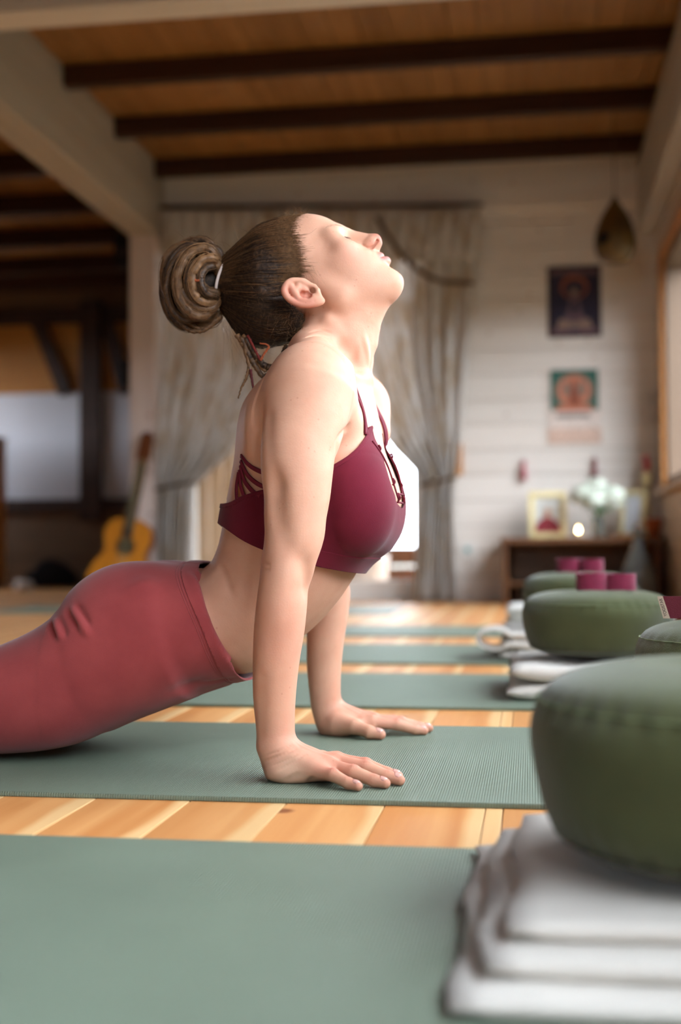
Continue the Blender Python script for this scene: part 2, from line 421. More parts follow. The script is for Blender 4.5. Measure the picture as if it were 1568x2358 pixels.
# walls out of view that close the room
DULL = wood('dim_wall_board', (104, 76, 54), (90, 64, 44), (66, 44, 30), 'x', rough=.6, rand=.04)
BW0, BW1, BZ0, BZ1 = -1.75, -.75, .75, 1.95
struct(MB().box((XL - .1, YB - .12, 0), (BW0, YB, ZC)).box((BW1, YB - .12, 0), (XR + .1, YB, ZC)).box((BW0, YB - .12, 0), (BW1, YB, BZ0)).box((BW0, YB - .12, BZ1), (BW1, YB, ZC)).build('wall_behind', DULL))
w = struct(empty('window_9', ((BW0 + BW1) / 2, YB - .05, BZ0))); bm_ = (BW0 + BW1) / 2  # unseen window, added for fill light from behind the camera
for lo, hi in (((BW0, YB - .09, BZ0), (BW0 + .06, YB + .02, BZ1)), ((BW1 - .06, YB - .09, BZ0), (BW1, YB + .02, BZ1)), ((BW0, YB - .09, BZ1 - .06), (BW1, YB + .02, BZ1)), ((BW0, YB - .09, BZ0), (BW1, YB + .02, BZ0 + .06)), ((bm_ - .03, YB - .09, BZ0), (bm_ + .03, YB + .02, BZ1))):
    part_box('window_frame', lo, hi, HONEY, w)
L_ = Vector(w.location); MB().box(tuple(Vector((BW0 + .06, YB - .055, BZ0 + .06)) - L_), tuple(Vector((BW1 - .06, YB - .05, BZ1 - .06)) - L_)).build('pane', GLASS, w)
pl = bpy.data.lights.new('sky_portal', 'AREA'); pl.shape = 'RECTANGLE'; pl.size = BW1 - BW0; pl.size_y = BZ1 - BZ0; pl.cycles.is_portal = True
po = bpy.data.objects.new('sky_portal', pl); COL.objects.link(po); po.location = (bm_, YB - .14, (BZ0 + BZ1) / 2); po.rotation_euler = Vector((0, 1, 0)).to_track_quat('-Z', 'Z').to_euler()
LW0, LW1, LZ0, LZ1 = 8.15, 9.6, .85, 2.0
struct(MB().box((XL - .12, YB, 0), (XL, LW0, ZC)).box((XL - .12, LW1, 0), (XL, YBL, ZC)).box((XL - .12, LW0, 0), (XL, LW1, LZ0)).box((XL - .12, LW0, LZ1), (XL, LW1, ZC)).build('wall_left', DULL))
w = struct(empty('window_8', (XL - .05, (LW0 + LW1) / 2, LZ0)))  # unseen window, added to light the back room
for lo, hi in (((XL - .09, LW0, LZ0), (XL + .02, LW0 + .06, LZ1)), ((XL - .09, LW1 - .06, LZ0), (XL + .02, LW1, LZ1)), ((XL - .09, LW0, LZ1 - .06), (XL + .02, LW1, LZ1)), ((XL - .09, LW0, LZ0), (XL + .02, LW1, LZ0 + .06)), ((XL - .09, (LW0 + LW1) / 2 - .03, LZ0), (XL + .02, (LW0 + LW1) / 2 + .03, LZ1))):
    part_box('window_frame', lo, hi, HONEY, w)
L_ = Vector(w.location); MB().box(tuple(Vector((XL - .055, LW0 + .06, LZ0 + .06)) - L_), tuple(Vector((XL - .05, LW1 - .06, LZ1 - .06)) - L_)).build('pane', GLASS, w)
pl = bpy.data.lights.new('sky_portal', 'AREA'); pl.shape = 'RECTANGLE'; pl.size = LZ1 - LZ0; pl.size_y = LW1 - LW0; pl.cycles.is_portal = True
po = bpy.data.objects.new('sky_portal', pl); COL.objects.link(po); po.location = (XL - .14, (LW0 + LW1) / 2, (LZ0 + LZ1) / 2); po.rotation_euler = Vector((1, 0, 0)).to_track_quat('-Z', 'Y').to_euler()
struct(MB().box((xb0 - .02, YF + .0, 0), (xb1 - .03, YBL, ZC)).build('wall_return', BROWNW))
# back wall of the dim room on the far side of the post
wall_back = struct(MB().box((XL, YBL + .02, 0), (xb1, YBL + .14, ZC + .1)).build('wall_back', mat('wall_core_c', (60, 46, 36))))
def back_rect(name, px0, py0, px1, py1, m, th=.02, front=0.0, parent=None):
    a = P(px0, py1, YBL); b = P(px1, py0, YBL); za = P(140, py1, YBL)[2]; zb_ = P(140, py0, YBL)[2]
    return MB().bevbox((a[0], YBL - th - front + .02, za), (b[0], YBL + .02 - front, zb_), .004).build(name, m, parent or wall_back)
for y0, y1 in ((545, 602), (602, 660), (660, 716)): back_rect('board', -300, y0, 330, y1, BROWNW)
for y0, y1 in ((745, 800), (800, 852), (852, 906)): back_rect('board', -300, y0, 330, y1, OCHRE)
for y0, y1 in ((1176, 1232), (1232, 1290), (1290, 1352)): back_rect('board', -300, y0, 330, y1, BROWNW)
PANELW = mat('white_panel', (196, 196, 204), rough=.35, var=.06, scale=3)
back_rect('panel', -300, 905, 187, 1152, PANELW, .02, .01); back_rect('panel', 236, 905, 330, 1152, PANELW, .02, .01)
back_rect('rail', -300, 712, 330, 748, DARKW, .06, .0); back_rect('rail', -300, 1150, 330, 1178, DARKW, .07, .0)
back_rect('stud', 190, 700, 237, 1200, DARKW, .10, .0)
def brace(px0, py0, px1, py1, w):
    a = P(px0, py0, YBL - .03); b = P(px1, py1, YBL - .03); d = (b - a) / np.linalg.norm(b - a); s_ = np.cross(d, YV) * w / 2; y = np.array([0, .03, 0])
    V = [a + s_ - y, a - s_ - y, b - s_ - y, b + s_ - y, a + s_ + y, a - s_ + y, b - s_ + y, b + s_ + y]
    return MB().add(V, [(0, 1, 2, 3), (7, 6, 5, 4), (0, 4, 5, 1), (1, 5, 6, 2), (2, 6, 7, 3), (3, 7, 4, 0)]).build('brace', DARKW, wall_back)
YV = np.array([0, 1.0, 0])
brace(86, 740, 152, 906, .11); brace(246, 740, 292, 906, .11)

# outdoors, seen through the garden door; past the windows the ground rises unseen
gv = []; gf = []; nx_, ny_ = 40, 24
for j in range(ny_ + 1):
    for i in range(nx_ + 1):
        x_ = -30 + 60 * i / nx_; y_ = -25 + 70 * j / ny_
        sky_block = 2.6 / (1 + math.exp(-(x_ - 6.0) * 1.6)); gv.append((x_, y_, -.2 + sky_block + .08 * math.sin(x_ * 1.3 + y_) * (sky_block > .3)))  # unseen slope added to block low sky at the windows
for j in range(ny_):
    for i in range(nx_): a_ = j * (nx_ + 1) + i; gf.append((a_, a_ + 1, a_ + nx_ + 2, a_ + nx_ + 1))
struct(MB().add(gv, gf).build('ground', mat('garden_ground', (84, 80, 66), rough=.9, var=.4, scale=2), None, True))
# ------------------------------------------------------------------ yoga mats, blankets, cushions, straps
def mat_material():
    m = mat('sage_mat', (114, 128, 111), rough=.52, spec=.5, var=.10, scale=5)
    nt = m.node_tree; N = nt.nodes; L = nt.links; b = N['Principled BSDF']
    tc = N.new('ShaderNodeTexCoord')
    def wv(rot, sc):
        mp = N.new('ShaderNodeMapping'); mp.inputs['Rotation'].default_value = (0, 0, rot); L.new(tc.outputs['Object'], mp.inputs['Vector'])
        w = N.new('ShaderNodeTexWave'); w.inputs['Scale'].default_value = sc; w.inputs['Distortion'].default_value = .4; w.inputs['Detail'].default_value = 1; L.new(mp.outputs[0], w.inputs['Vector']); return w
    a = wv(0, 100); c = wv(math.pi / 2, 140)
    mu = N.new('ShaderNodeMath'); mu.operation = 'MULTIPLY'; L.new(a.outputs['Fac'], mu.inputs[0]); L.new(c.outputs['Fac'], mu.inputs[1])
    ad = N.new('ShaderNodeMath'); ad.operation = 'MULTIPLY_ADD'; ad.inputs[1].default_value = .6; L.new(a.outputs['Fac'], ad.inputs[0]); L.new(mu.outputs[0], ad.inputs[2])
    bp = N.new('ShaderNodeBump'); bp.inputs['Strength'].default_value = .45; bp.inputs['Distance'].default_value = .0012; L.new(ad.outputs[0], bp.inputs['Height']); L.new(bp.outputs[0], b.inputs['Normal'])
    return m
MATM = mat_material()
MAT_W = .64
def yoga_mat(x0, x1, y0, y1, label):
    w, l = x1 - x0, y1 - y0; r = .012; pts = []
    for cx, cy, a0 in ((w - r, l - r, 0), (r, l - r, 90), (r, r, 180), (w - r, r, 270)):
        for k in range(5): a = math.radians(a0 + k * 22.5); pts.append((cx + r * math.cos(a), cy + r * math.sin(a)))
    me = MB().prism(pts, 'z', 0.0003, .006).mesh('yoga_mat')
    bm = bmesh.new(); bm.from_mesh(me); bmesh.ops.bevel(bm, geom=[e for e in bm.edges if abs(e.verts[0].co.z - e.verts[1].co.z) < 1e-6], offset=.0012, segments=2, affect='EDGES'); bm.to_mesh(me); bm.free()
    o = obj('yoga_mat', me, MATM, None, (x0, y0, 0)); tag(o, label, 'yoga mat', 'sage green yoga mats laid in a row'); return o
gy = lambda y: float(G(1000, y, .006)[1])
M_ROWS = [(gy(1950) - MAT_W, gy(1950)), (gy(1847), gy(1671)), (gy(1628), gy(1551)), (gy(1526.6), gy(1483)), (gy(1463.7), gy(1440.7))]
MX0, MX1 = -1.50, .40
for (y0, y1), lb in zip(M_ROWS, ('sage green yoga mat nearest the viewer, in front of the woman', 'ribbed sage green yoga mat under the woman', 'sage green yoga mat just behind the woman, white folded blanket on its end',
                                 'sage green yoga mat second behind the woman', 'narrow looking sage green yoga mat third behind the woman')):
    yoga_mat(MX0, MX1, y0, y1, lb)
yoga_mat(float(G(70, 1395, .006)[0]), float(G(920, 1402, .006)[0]), gy(1412), gy(1396), 'far sage green yoga mat lying by the curtained door')

COTTON = mat('cream_cotton', (218, 213, 205), rough=.95, spec=.1, var=.08, scale=18, bump=.5, bscale=420, sheen=.2)
def blanket(name, x0, x1, y0, y1, ztop, layers, label, seed, slope=.03, loop=False, front=0.0):
    """folded blanket: each fold is a padded leaf with a rounded folded edge"""
    r = random.Random(seed); root = empty(name, ((x0 + x1) / 2, (y0 + y1) / 2, .006)); tag(root, label, 'blanket', 'folded cream blankets under the cushions')
    h = (ztop - .006) / layers; L_ = np.array(root.location)
    for k in range(layers):
        z0 = .006 + h * k; ox = slope * (layers - 1 - k) / max(1, layers - 1) + r.uniform(-.006, .006); oy = r.uniform(-.006, .006); fy = front * (layers - 1 - k) / max(1, layers - 1)
        nx, ny, nr = 26, 14, 8
        # cross section in Y-Z: stadium, folded edges front and back
        prof = []
        yy0, yy1 = y0 + oy - fy + h / 2, y1 + oy - h / 2
        for j in range(ny): prof.append((yy0 + (yy1 - yy0) * j / (ny - 1), z0 + h * .96))
        for j in range(1, nr): a = math.pi / 2 - math.pi * j / nr; prof.append((yy1 + h / 2 * math.cos(a), z0 + h / 2 + h * .46 * math.sin(a)))
        for j in range(ny): prof.append((yy1 - (yy1 - yy0) * j / (ny - 1), z0 + h * .04))
        for j in range(1, nr): a = -math.pi / 2 - math.pi * j / nr; prof.append((yy0 + h / 2 * math.cos(a), z0 + h / 2 + h * .46 * math.sin(a)))
        V = []; F = []; m = len(prof); ph = r.uniform(0, 6)
        for i in range(nx + 1):
            t = i / nx; x = x0 - ox + (x1 - x0 + ox) * t
            sq = min(1, (t * nx + .25) / 1.6) ** .5 if i < 2 else 1
            for (py, pz) in prof:
                u = (py - y0) / (y1 - y0)
                dz = h * .07 * math.sin(9 * t + ph + 5 * u) + h * .05 * math.sin(21 * t - 7 * u + ph)
                dy = h * .10 * math.sin(7 * t + ph)
                zc = z0 + h / 2
                V.append((x + .006 * math.sin(11 * u + ph) * (1 - t) - L_[0], py + dy - L_[1], (pz - zc) * sq + zc + (dz if pz > zc else dz * (k > 0)) - L_[2]))
        for i in range(nx):
            for j in range(m): F.append((i * m + j, i * m + (j + 1) % m, (i + 1) * m + (j + 1) % m, (i + 1) * m + j))
        F.append(tuple(range(m))[::-1]); F.append(tuple(range(nx * m, (nx + 1) * m)))
        MB().add(V, F).build('fold', COTTON, root, True)
    if loop:                                # one corner sticks out as an open loop
        c = np.array([x0 - .012, y0 + .05, ztop * .62])
        lp = [c + np.array([.045 * math.cos(a) - .012, 0, .026 * math.sin(a) + .01]) for a in np.linspace(.3, 5.6, 26)]
        pts, T_, N_, B_ = frames(lp); V = []
        for p, nn in zip(pts, N_):
            pass
        V = []; F = []
        for i, p in enumerate(lp):
            d = (p - c) / np.linalg.norm(p - c)
            for (a, b) in ((-.05, -.004), (-.05, .004), (.10, .004), (.10, -.004)): V.append(tuple(p + d * b + np.array([0, a, 0]) - L_))
        for i in range(len(lp) - 1):
            for j in range(4): F.append((i * 4 + j, i * 4 + (j + 1) % 4, (i + 1) * 4 + (j + 1) % 4, (i + 1) * 4 + j))
        F.append((0, 1, 2, 3)); F.append(tuple(range(len(V) - 4, len(V))))
        MB().add(V, F).build('loose_fold', COTTON, root, True)
    return root
BL = [
    ('folded_blanket', -.018, .60, .872, 1.235, .0495, 3, 'thick folded cream blanket under the nearest green cushion', 11, .034, False, .075),
    ('folded_blanket', .10, .62, 1.60, 1.98, .066, 3, 'folded cream blanket on the head end of the mat the woman uses', 12, .012, False),
    ('folded_blanket', -.040, .55, 2.455, 2.84, .074, 2, 'bright white folded blanket on the mat just behind the woman', 13, .006, False),
    ('folded_blanket', -.072, .52, 3.33, 3.72, .082, 3, 'folded cream blanket with an open loop of cloth at its end', 14, .010, True),
    ('folded_blanket', -.082, .50, 4.56, 4.95, .092, 3, 'farthest folded cream blanket lying alone on its mat', 15, .010, False)]
for b_ in BL: blanket(*b_)

GREEN = mat('olive_cotton', (78, 83, 53), rough=.92, spec=.12, var=.10, scale=26, bump=.4, bscale=700, sheen=.25)
GREEN_S = mat('green_thread', (122, 134, 100), rough=.9)
def cushion(x, y, z, R, H, label, seed, dimple=.35):
    """round pleated meditation cushion: side with pleats, top and bottom rounds, stitched seams"""
    r = random.Random(seed); root = empty('meditation_cushion', (x, y, z), r.uniform(0, 6)); tag(root, label, 'cushion', 'olive green round cushions in a row')
    n = 120; seam_t = H * .80; seam_b = H * .12
    def grid(name, prof, pleat):
        V = []; F = []
        for i, (rr, zz) in enumerate(prof):
            for k in range(n):
                a = 2 * math.pi * k / n; pl_ = pleat(i / (len(prof) - 1), a)
                q = rr + pl_; V.append((q * math.cos(a), q * math.sin(a), zz))
        for i in range(len(prof) - 1):
            for k in range(n): F.append((i * n + k, i * n + (k + 1) % n, (i + 1) * n + (k + 1) % n, (i + 1) * n + k))
        return MB().add(V, F)
    ph = [r.uniform(0, 6.28) for _ in range(4)]
    amp = [1 + .5 * math.sin(3 * 2 * math.pi * k / 40 + ph[0]) for k in range(40)]
    def pleat(t, a):
        k = a / (2 * math.pi) * 40; i = int(k) % 40
        w = abs(2 * t - 1) ** 3
        return -.0042 * w * amp[i] * (abs(2 * (k - int(k)) - 1)) ** 2 + .0025 * math.sin(5 * a + ph[1]) * (1 - w) + .002 * math.sin(3 * a + ph[2])
    pf = spline([(.885, .12, 0), (.940, .24, 0), (.975, .40, 0), (1.0, .58, 0), (.990, .70, 0), (.955, .80, 0)], 17)
    side = [(R * a_, H * b2) for a_, b2, _ in pf]
    re = side[-1][0]
    tq = spline([(.955, .80, 0), (.89, .875, 0), (.78, .935, 0), (.62, .975, 0), (.42, .992, 0), (.22, .985 - dimple * .06, 0), (.01, .975 - dimple * .12, 0)], 15)
    top = [(R * max(a_, .008), H * b2) for a_, b2, _ in tq]
    grid('side', side, pleat).build('side_panel', GREEN, root, True)
    def tp(t, a): return (-.0042 * amp[int(a / (2 * math.pi) * 40) % 40] * abs(2 * ((a / (2 * math.pi) * 40) % 1) - 1) ** 2 * (1 - t) ** 8 + .002 * math.sin(3 * a + ph[2]) * (1 - t)) if t < .99 else 0
    mb = grid('top', top, tp); mb.f.append(tuple(range(14 * n, 15 * n))); mb.build('top_panel', GREEN, root, True)
    bot = [(side[0][0] * (1 - t), seam_b - seam_b * math.sin(min(1, t * 2.4) * math.pi / 2) ** .8) for t in [i / 8 for i in range(9)]]
    bot[-1] = (.002, bot[-1][1])
    mb = grid('bottom', bot, lambda t, a: 0); mb.f.append(tuple(range(8 * n, 9 * n))[::-1]); mb.build('bottom_panel', GREEN, root, True)
    sm = MB(); pts = [((re + pleat(1, 2 * math.pi * k / n) + .0012) * math.cos(2 * math.pi * k / n), (re + pleat(1, 2 * math.pi * k / n) + .0012) * math.sin(2 * math.pi * k / n), seam_t) for k in range(n + 1)]
    sm.tube(pts, .0007, 5, False).build('seam', GREEN_S, root, True)
    return root
CU = [
    (.168, 1.055, .052, .170, .158, 'large blurred olive round cushion nearest the viewer', 1),
    (.305, 1.860, .070, .160, .128, 'olive round cushion with a pale stitched seam, cut off by the picture edge', 2),
    (.135, 2.665, .080, .156, .134, 'olive round cushion on the bright white blanket, strap coiled on top', 3),
    (.130, 3.520, .088, .156, .146, 'olive round cushion half hidden behind another cushion', 4)]
for c in CU: cushion(*c)

STRAP = mat('burgundy_webbing', (138, 40, 70), rough=.8, spec=.2, var=.15, scale=60, bump=.5, bscale=900, sheen=.3)
def coil(cx, cy, z, R, turns, h, th, sgn=1, start=0.0, squash=1.0):
    n = int(turns * 40); V = []; F = []
    for i in range(n + 1):
        a = start + sgn * 2 * math.pi * i / 40; rr = R - th * 1.25 * (turns - i / 40)
        for (dr, dz) in ((-th / 2, 0), (th / 2, 0), (th / 2, h), (-th / 2, h)):
            V.append((cx + (rr + dr) * math.cos(a), cy + (rr + dr) * math.sin(a) * squash, z + dz + .0006 * math.sin(a * 3)))
    for i in range(n):
        for j in range(4): F.append((i * 4 + j, i * 4 + (j + 1) % 4, (i + 1) * 4 + (j + 1) % 4, (i + 1) * 4 + j))
    F.append((0, 1, 2, 3)); F.append(tuple(range(n * 4, n * 4 + 4))); return V, F
def yoga_strap(x, y, z, rz, label, R=.036, h=.040, double=True):
    root = empty('yoga_strap', (x, y, z), rz); tag(root, label, 'strap', 'burgundy straps coiled on the cushions')
    V, F = coil(-R * .92 if double else 0, 0, 0, R, 6, h, .0028, 1, 0.0, .85); MB().add(V, F).build('coil', STRAP, root)
    if double:
        V, F = coil(R * .92, 0, 0, R, 6, h * .96, .0028, -1, math.pi, .85); MB().add(V, F).build('coil', STRAP, root)
    return root
yoga_strap(.152, 2.640, .080 + .134, .10, 'burgundy strap rolled in two coils on the cushion behind the woman', .032, .034)
yoga_strap(.132, 3.500, .088 + .146, -.25, 'burgundy strap coiled on the half hidden cushion', .034, .036)
yoga_strap(.318, 1.055, .052 + .157, .2, 'burgundy strap at the picture edge on the nearest cushion', .040, .040)
# strap on the second cushion: seen edge-on, with its woven maker's tag
ts = yoga_strap(.380, 1.870, .199, .0, 'burgundy strap with a beige lettered tag at the picture edge', .060, .040, False)
TAGM = mat('beige_tag', (176, 158, 138), rough=.85, bump=.3, bscale=900); INK = mat('tag_ink', (44, 40, 40), rough=.8)
a = P(1527, 1424, 1.80); b = P(1513, 1373, 1.80); c = P(1526, 1373, 1.80); d = P(1543, 1424, 1.80)
a2, b2, c2, d2 = [np.array(v) - np.array(ts.location) for v in (a, b, c, d)]
bk = np.array([0, .0012, 0])
tagp = MB().add([a2, b2, c2, d2, a2 + bk, b2 + bk, c2 + bk, d2 + bk], [(0, 3, 2, 1), (4, 5, 6, 7), (0, 1, 5, 4), (1, 2, 6, 5), (2, 3, 7, 6), (3, 0, 4, 7)]).build('maker_tag', TAGM, ts)
fc = bpy.data.curves.new('lettering', 'FONT'); fc.body = 'YOGISTAR'; fc.align_x = 'CENTER'; fc.align_y = 'CENTER'; fc.size = 1.0
fo = bpy.data.objects.new('lettering', fc); COL.objects.link(fo)
dg_ = bpy.context.evaluated_depsgraph_get(); lm = bpy.data.meshes.new_from_object(fo.evaluated_get(dg_)); bpy.data.objects.remove(fo, do_unlink=True)
ex = ((b2 + c2) / 2 - (a2 + d2) / 2); Lt = np.linalg.norm(ex); ex /= Lt; ey = np.cross(-YV, ex); sc_ = Lt * .80 / (max(v.co.x for v in lm.vertices) - min(v.co.x for v in lm.vertices))
ctr = (a2 + b2 + c2 + d2) / 4
for v in lm.vertices:
    v.co = Vector(ctr + ex * v.co.x * sc_ + ey * v.co.y * sc_ * 1.1 - YV * .0004)
lm.materials.clear(); obj('lettering', lm, INK, tagp)
# belt end that carries the tag; its darker colour paints in weaker light
e0 = P(1526, 1373, 1.80) - np.array(ts.location); e1 = P(1640, 1373, 1.80) - np.array(ts.location); e2 = P(1640, 1424, 1.80) - np.array(ts.location); e3 = P(1543, 1424, 1.80) - np.array(ts.location)
MB().add([e3, e0, e1, e2, e3 + bk * 2, e0 + bk * 2, e1 + bk * 2, e2 + bk * 2], [(0, 3, 2, 1), (4, 5, 6, 7), (0, 1, 5, 4), (1, 2, 6, 5), (2, 3, 7, 6), (3, 0, 4, 7)]).build('belt_end', mat('shaded_burgundy_webbing', (92, 22, 36), rough=.85, bump=.5, bscale=900), ts)
# ------------------------------------------------------------------ the woman: sculpted as one distance field, meshed once
import openvdb as vdb
YM = 1.80                               # her middle plane
SCALE = F_PX / YM                       # photograph pixels per metre there
def RY(v): return np.array([v[0], 2 * YM - v[1], v[2]])

class Field:
    def __init__(s, lo, hi, h):
        s.h = h; s.i0 = np.floor(np.asarray(lo) / h).astype(int); s.i1 = np.ceil(np.asarray(hi) / h).astype(int)
        s.n = s.i1 - s.i0 + 1; s.d = np.full(tuple(s.n), 1.0, np.float32)
    def sub(s, lo, hi):
        a = np.clip(np.floor(np.asarray(lo) / s.h).astype(int) - s.i0, 0, s.n)
        b = np.clip(np.ceil(np.asarray(hi) / s.h).astype(int) - s.i0 + 1, 0, s.n)
        if np.any(b <= a): return None
        sl = tuple(slice(p, q) for p, q in zip(a, b))
        ax = [((np.arange(p, q) + i) * s.h).astype(np.float32) for p, q, i in zip(a, b, s.i0)]
        return sl, np.meshgrid(*ax, indexing='ij', sparse=True), a, b
    def mesh(s):
        g = vdb.FloatGrid(1.0)
        g.copyFromArray(s.d.astype(np.float32), ijk=tuple(int(v) for v in s.i0))
        g.transform = vdb.createLinearTransform(s.h)
        p, q = g.convertToQuads(0.0)
        return np.array(p, np.float64), np.array(q, np.int64)
    def sample(s, p):
        q = np.asarray(p) / s.h - s.i0
        q = np.clip(q, 0, np.array(s.n) - 1.001); i = q.astype(int); f = q - i
        r = 0
        for a in (0, 1):
            for b in (0, 1):
                for c in (0, 1):
                    w = (f[:, 0] if a else 1 - f[:, 0]) * (f[:, 1] if b else 1 - f[:, 1]) * (f[:, 2] if c else 1 - f[:, 2])
                    r = r + w * s.d[i[:, 0] + a, i[:, 1] + b, i[:, 2] + c]
        return r
    def inside(s, p, m=0.004):
        q = np.asarray(p); lo = s.i0 * s.h + m; hi = s.i1 * s.h - m
        return np.all((q > lo) & (q < hi), axis=1)
    def project(s, p, it=3):
        p = p.copy(); e = s.h * .75
        for _ in range(it):
            d = s.sample(p)
            g = np.stack([(s.sample(p + np.eye(3)[k] * e) - s.sample(p - np.eye(3)[k] * e)) / (2 * e) for k in range(3)], -1)
            L = np.maximum((g ** 2).sum(1), .05)
            st = (d / L)[:, None] * g
            n = np.linalg.norm(st, axis=1, keepdims=True); st *= np.minimum(1, .003 / np.maximum(n, 1e-9))
            p -= st
        return p

def smin(a, b, k):
    if k <= 0: return np.minimum(a, b)
    h = np.maximum(k - np.abs(a - b), 0) / k
    return np.minimum(a, b) - h * h * k * .25

class Ell:                              # ellipsoid, axes as rows of R
    def __init__(s, c, r, R=np.eye(3)): s.c = np.asarray(c, float); s.r = np.asarray(r, float); s.R = np.asarray(R, float)
    def box(s): e = np.sqrt(((s.R * s.r[:, None]) ** 2).sum(0)); return s.c - e, s.c + e
    def mirror(s): M = np.diag([1, -1, 1.0]); return Ell(RY(s.c), s.r, s.R @ M)
    def ev(s, g):
        d = [g[k] - np.float32(s.c[k]) for k in range(3)]
        k0 = 0; k1 = 0
        for j in range(3):
            q = d[0] * np.float32(s.R[j, 0]) + d[1] * np.float32(s.R[j, 1]) + d[2] * np.float32(s.R[j, 2])
            k0 = k0 + (q / np.float32(s.r[j])) ** 2; k1 = k1 + (q / np.float32(s.r[j] ** 2)) ** 2
        k0 = np.sqrt(k0); return k0 * (k0 - 1) / np.maximum(np.sqrt(k1), 1e-6)

class Cap:                              # round cone a-b
    def __init__(s, a, b, ra, rb=None): s.a = np.asarray(a, float); s.b = np.asarray(b, float); s.ra = ra; s.rb = ra if rb is None else rb
    def box(s): r = max(s.ra, s.rb); return np.minimum(s.a, s.b) - r, np.maximum(s.a, s.b) + r
    def mirror(s): return Cap(RY(s.a), RY(s.b), s.ra, s.rb)
    def ev(s, g):
        ba = s.b - s.a; L = float(ba @ ba) + 1e-12
        d = [g[k] - np.float32(s.a[k]) for k in range(3)]
        t = np.clip((d[0] * np.float32(ba[0]) + d[1] * np.float32(ba[1]) + d[2] * np.float32(ba[2])) / np.float32(L), 0, 1)
        q = sum((d[k] - t * np.float32(ba[k])) ** 2 for k in range(3))
        return np.sqrt(q) - (np.float32(s.ra) + t * np.float32(s.rb - s.ra))

class Loft:                             # closed loft of rings, turned into a level set
    def __init__(s, rings): s.rings = [np.asarray(r, float) for r in rings]
    def box(s): a = np.concatenate(s.rings); return a.min(0), a.max(0)
    def mirror(s): return Loft([np.stack([RY(p) for p in r]) for r in s.rings])
    def arrays(s):
        n = len(s.rings[0]); m = len(s.rings)
        V = list(np.concatenate(s.rings)) + [s.rings[0].mean(0), s.rings[-1].mean(0)]
        T = []
        for i in range(m - 1):
            for k in range(n):
                a, b, c, d = i * n + k, i * n + (k + 1) % n, (i + 1) * n + (k + 1) % n, (i + 1) * n + k
                T += [(a, b, c), (a, c, d)]
        for k in range(n):
            T += [(m * n, (k + 1) % n, k), (m * n + 1, (m - 1) * n + k, (m - 1) * n + (k + 1) % n)]
        return np.array(V, np.float32), np.array(T, np.uint32)
    def grid(s, F, lo, hi, band):
        if F.sub(lo, hi) is None: return None
        # only the rings near this field
        m = (band + 4) * F.h; flo = F.i0 * F.h - m; fhi = F.i1 * F.h + m
        use = [i for i, r in enumerate(s.rings) if np.all(r.max(0) > flo) and np.all(r.min(0) < fhi)]
        if not use: return None
        a, b = max(min(use) - 1, 0), min(max(use) + 2, len(s.rings))
        V, T = Loft(s.rings[a:b]).arrays()
        g = vdb.FloatGrid.createLevelSetFromPolygons(V, triangles=T, transform=vdb.createLinearTransform(F.h), halfWidth=float(band))
        sb = F.sub(lo, hi)
        if sb is None: return None
        sl, _, a, b = sb
        A = np.zeros(tuple(b - a), np.float32); g.copyToArray(A, ijk=tuple(int(v) for v in (a + F.i0)))
        return sl, A

def apply_ops(F, ops, band=.022):
    for op in ops:
        kind, pr, k = op[0], op[1], op[2]
        if kind == 'bump':              # pr = (point or segment, sigma, amount): + swells, - dents
            (a, b), sg, am = pr
            c = Cap(a, b, 0); lo, hi = c.box(); sb = F.sub(lo - 2.6 * sg, hi + 2.6 * sg)
            if sb is None: continue
            sl, g, _, _ = sb; r = c.ev(g)
            F.d[sl] -= np.float32(am) * np.exp(-(r / np.float32(sg)) ** 2)
            continue
        lo, hi = pr.box() if not isinstance(pr, list) else (np.min([p.box()[0] for p in pr], 0), np.max([p.box()[1] for p in pr], 0))
        m = max(k, .004) + 3 * F.h
        if isinstance(pr, Loft):
            m = max(m, band); r = pr.grid(F, lo - m, hi + m, band / F.h)
            if r is None: continue
            sl, d = r
        else:
            sb = F.sub(lo - m, hi + m)
            if sb is None: continue
            sl, g, _, _ = sb
            if isinstance(pr, list):
                d = None
                for q in pr:
                    e = q.ev(g); d = e if d is None else smin(d, e, op[3])
            else: d = pr.ev(g)
        if kind == 'u': F.d[sl] = smin(F.d[sl], d, k)
        elif kind == 's': F.d[sl] = -smin(-F.d[sl], d, k)

def both_s(op, dx):
    """the same, the far one shifted along X"""
    a, b = both(op); q = b[1]
    if b[0] == 'bump': b = ('bump', (tuple(p + np.array([dx, 0, 0]) for p in q[0]), q[1], q[2]), 0)
    elif isinstance(q, Ell): q.c = q.c + np.array([dx, 0, 0])
    elif isinstance(q, Cap): q.a = q.a + np.array([dx, 0, 0]); q.b = q.b + np.array([dx, 0, 0])
    return [a, b]

def both(op):
    """an op and its mirror image across her middle plane"""
    kind, pr = op[0], op[1]
    if kind == 'bump':
        (a, b), sg, am = pr; return [op, ('bump', ((RY(a), RY(b)), sg, am), 0)]
    m = [p.mirror() for p in pr] if isinstance(pr, list) else pr.mirror()
    return [op, (kind, m) + tuple(op[2:])]

def ell_ring(c, u, v, a, b, n=2.0, N=40):
    t = np.linspace(0, 2 * np.pi, N, endpoint=False); e = 2.0 / n
    cu = np.sign(np.cos(t)) * np.abs(np.cos(t)) ** e; sv = np.sign(np.sin(t)) * np.abs(np.sin(t)) ** e
    return c + a * cu[:, None] * u + b * sv[:, None] * v

def smooth_rows(rows, n):
    return spline(np.asarray(rows, float), n)

YV = np.array([0, 1.0, 0])

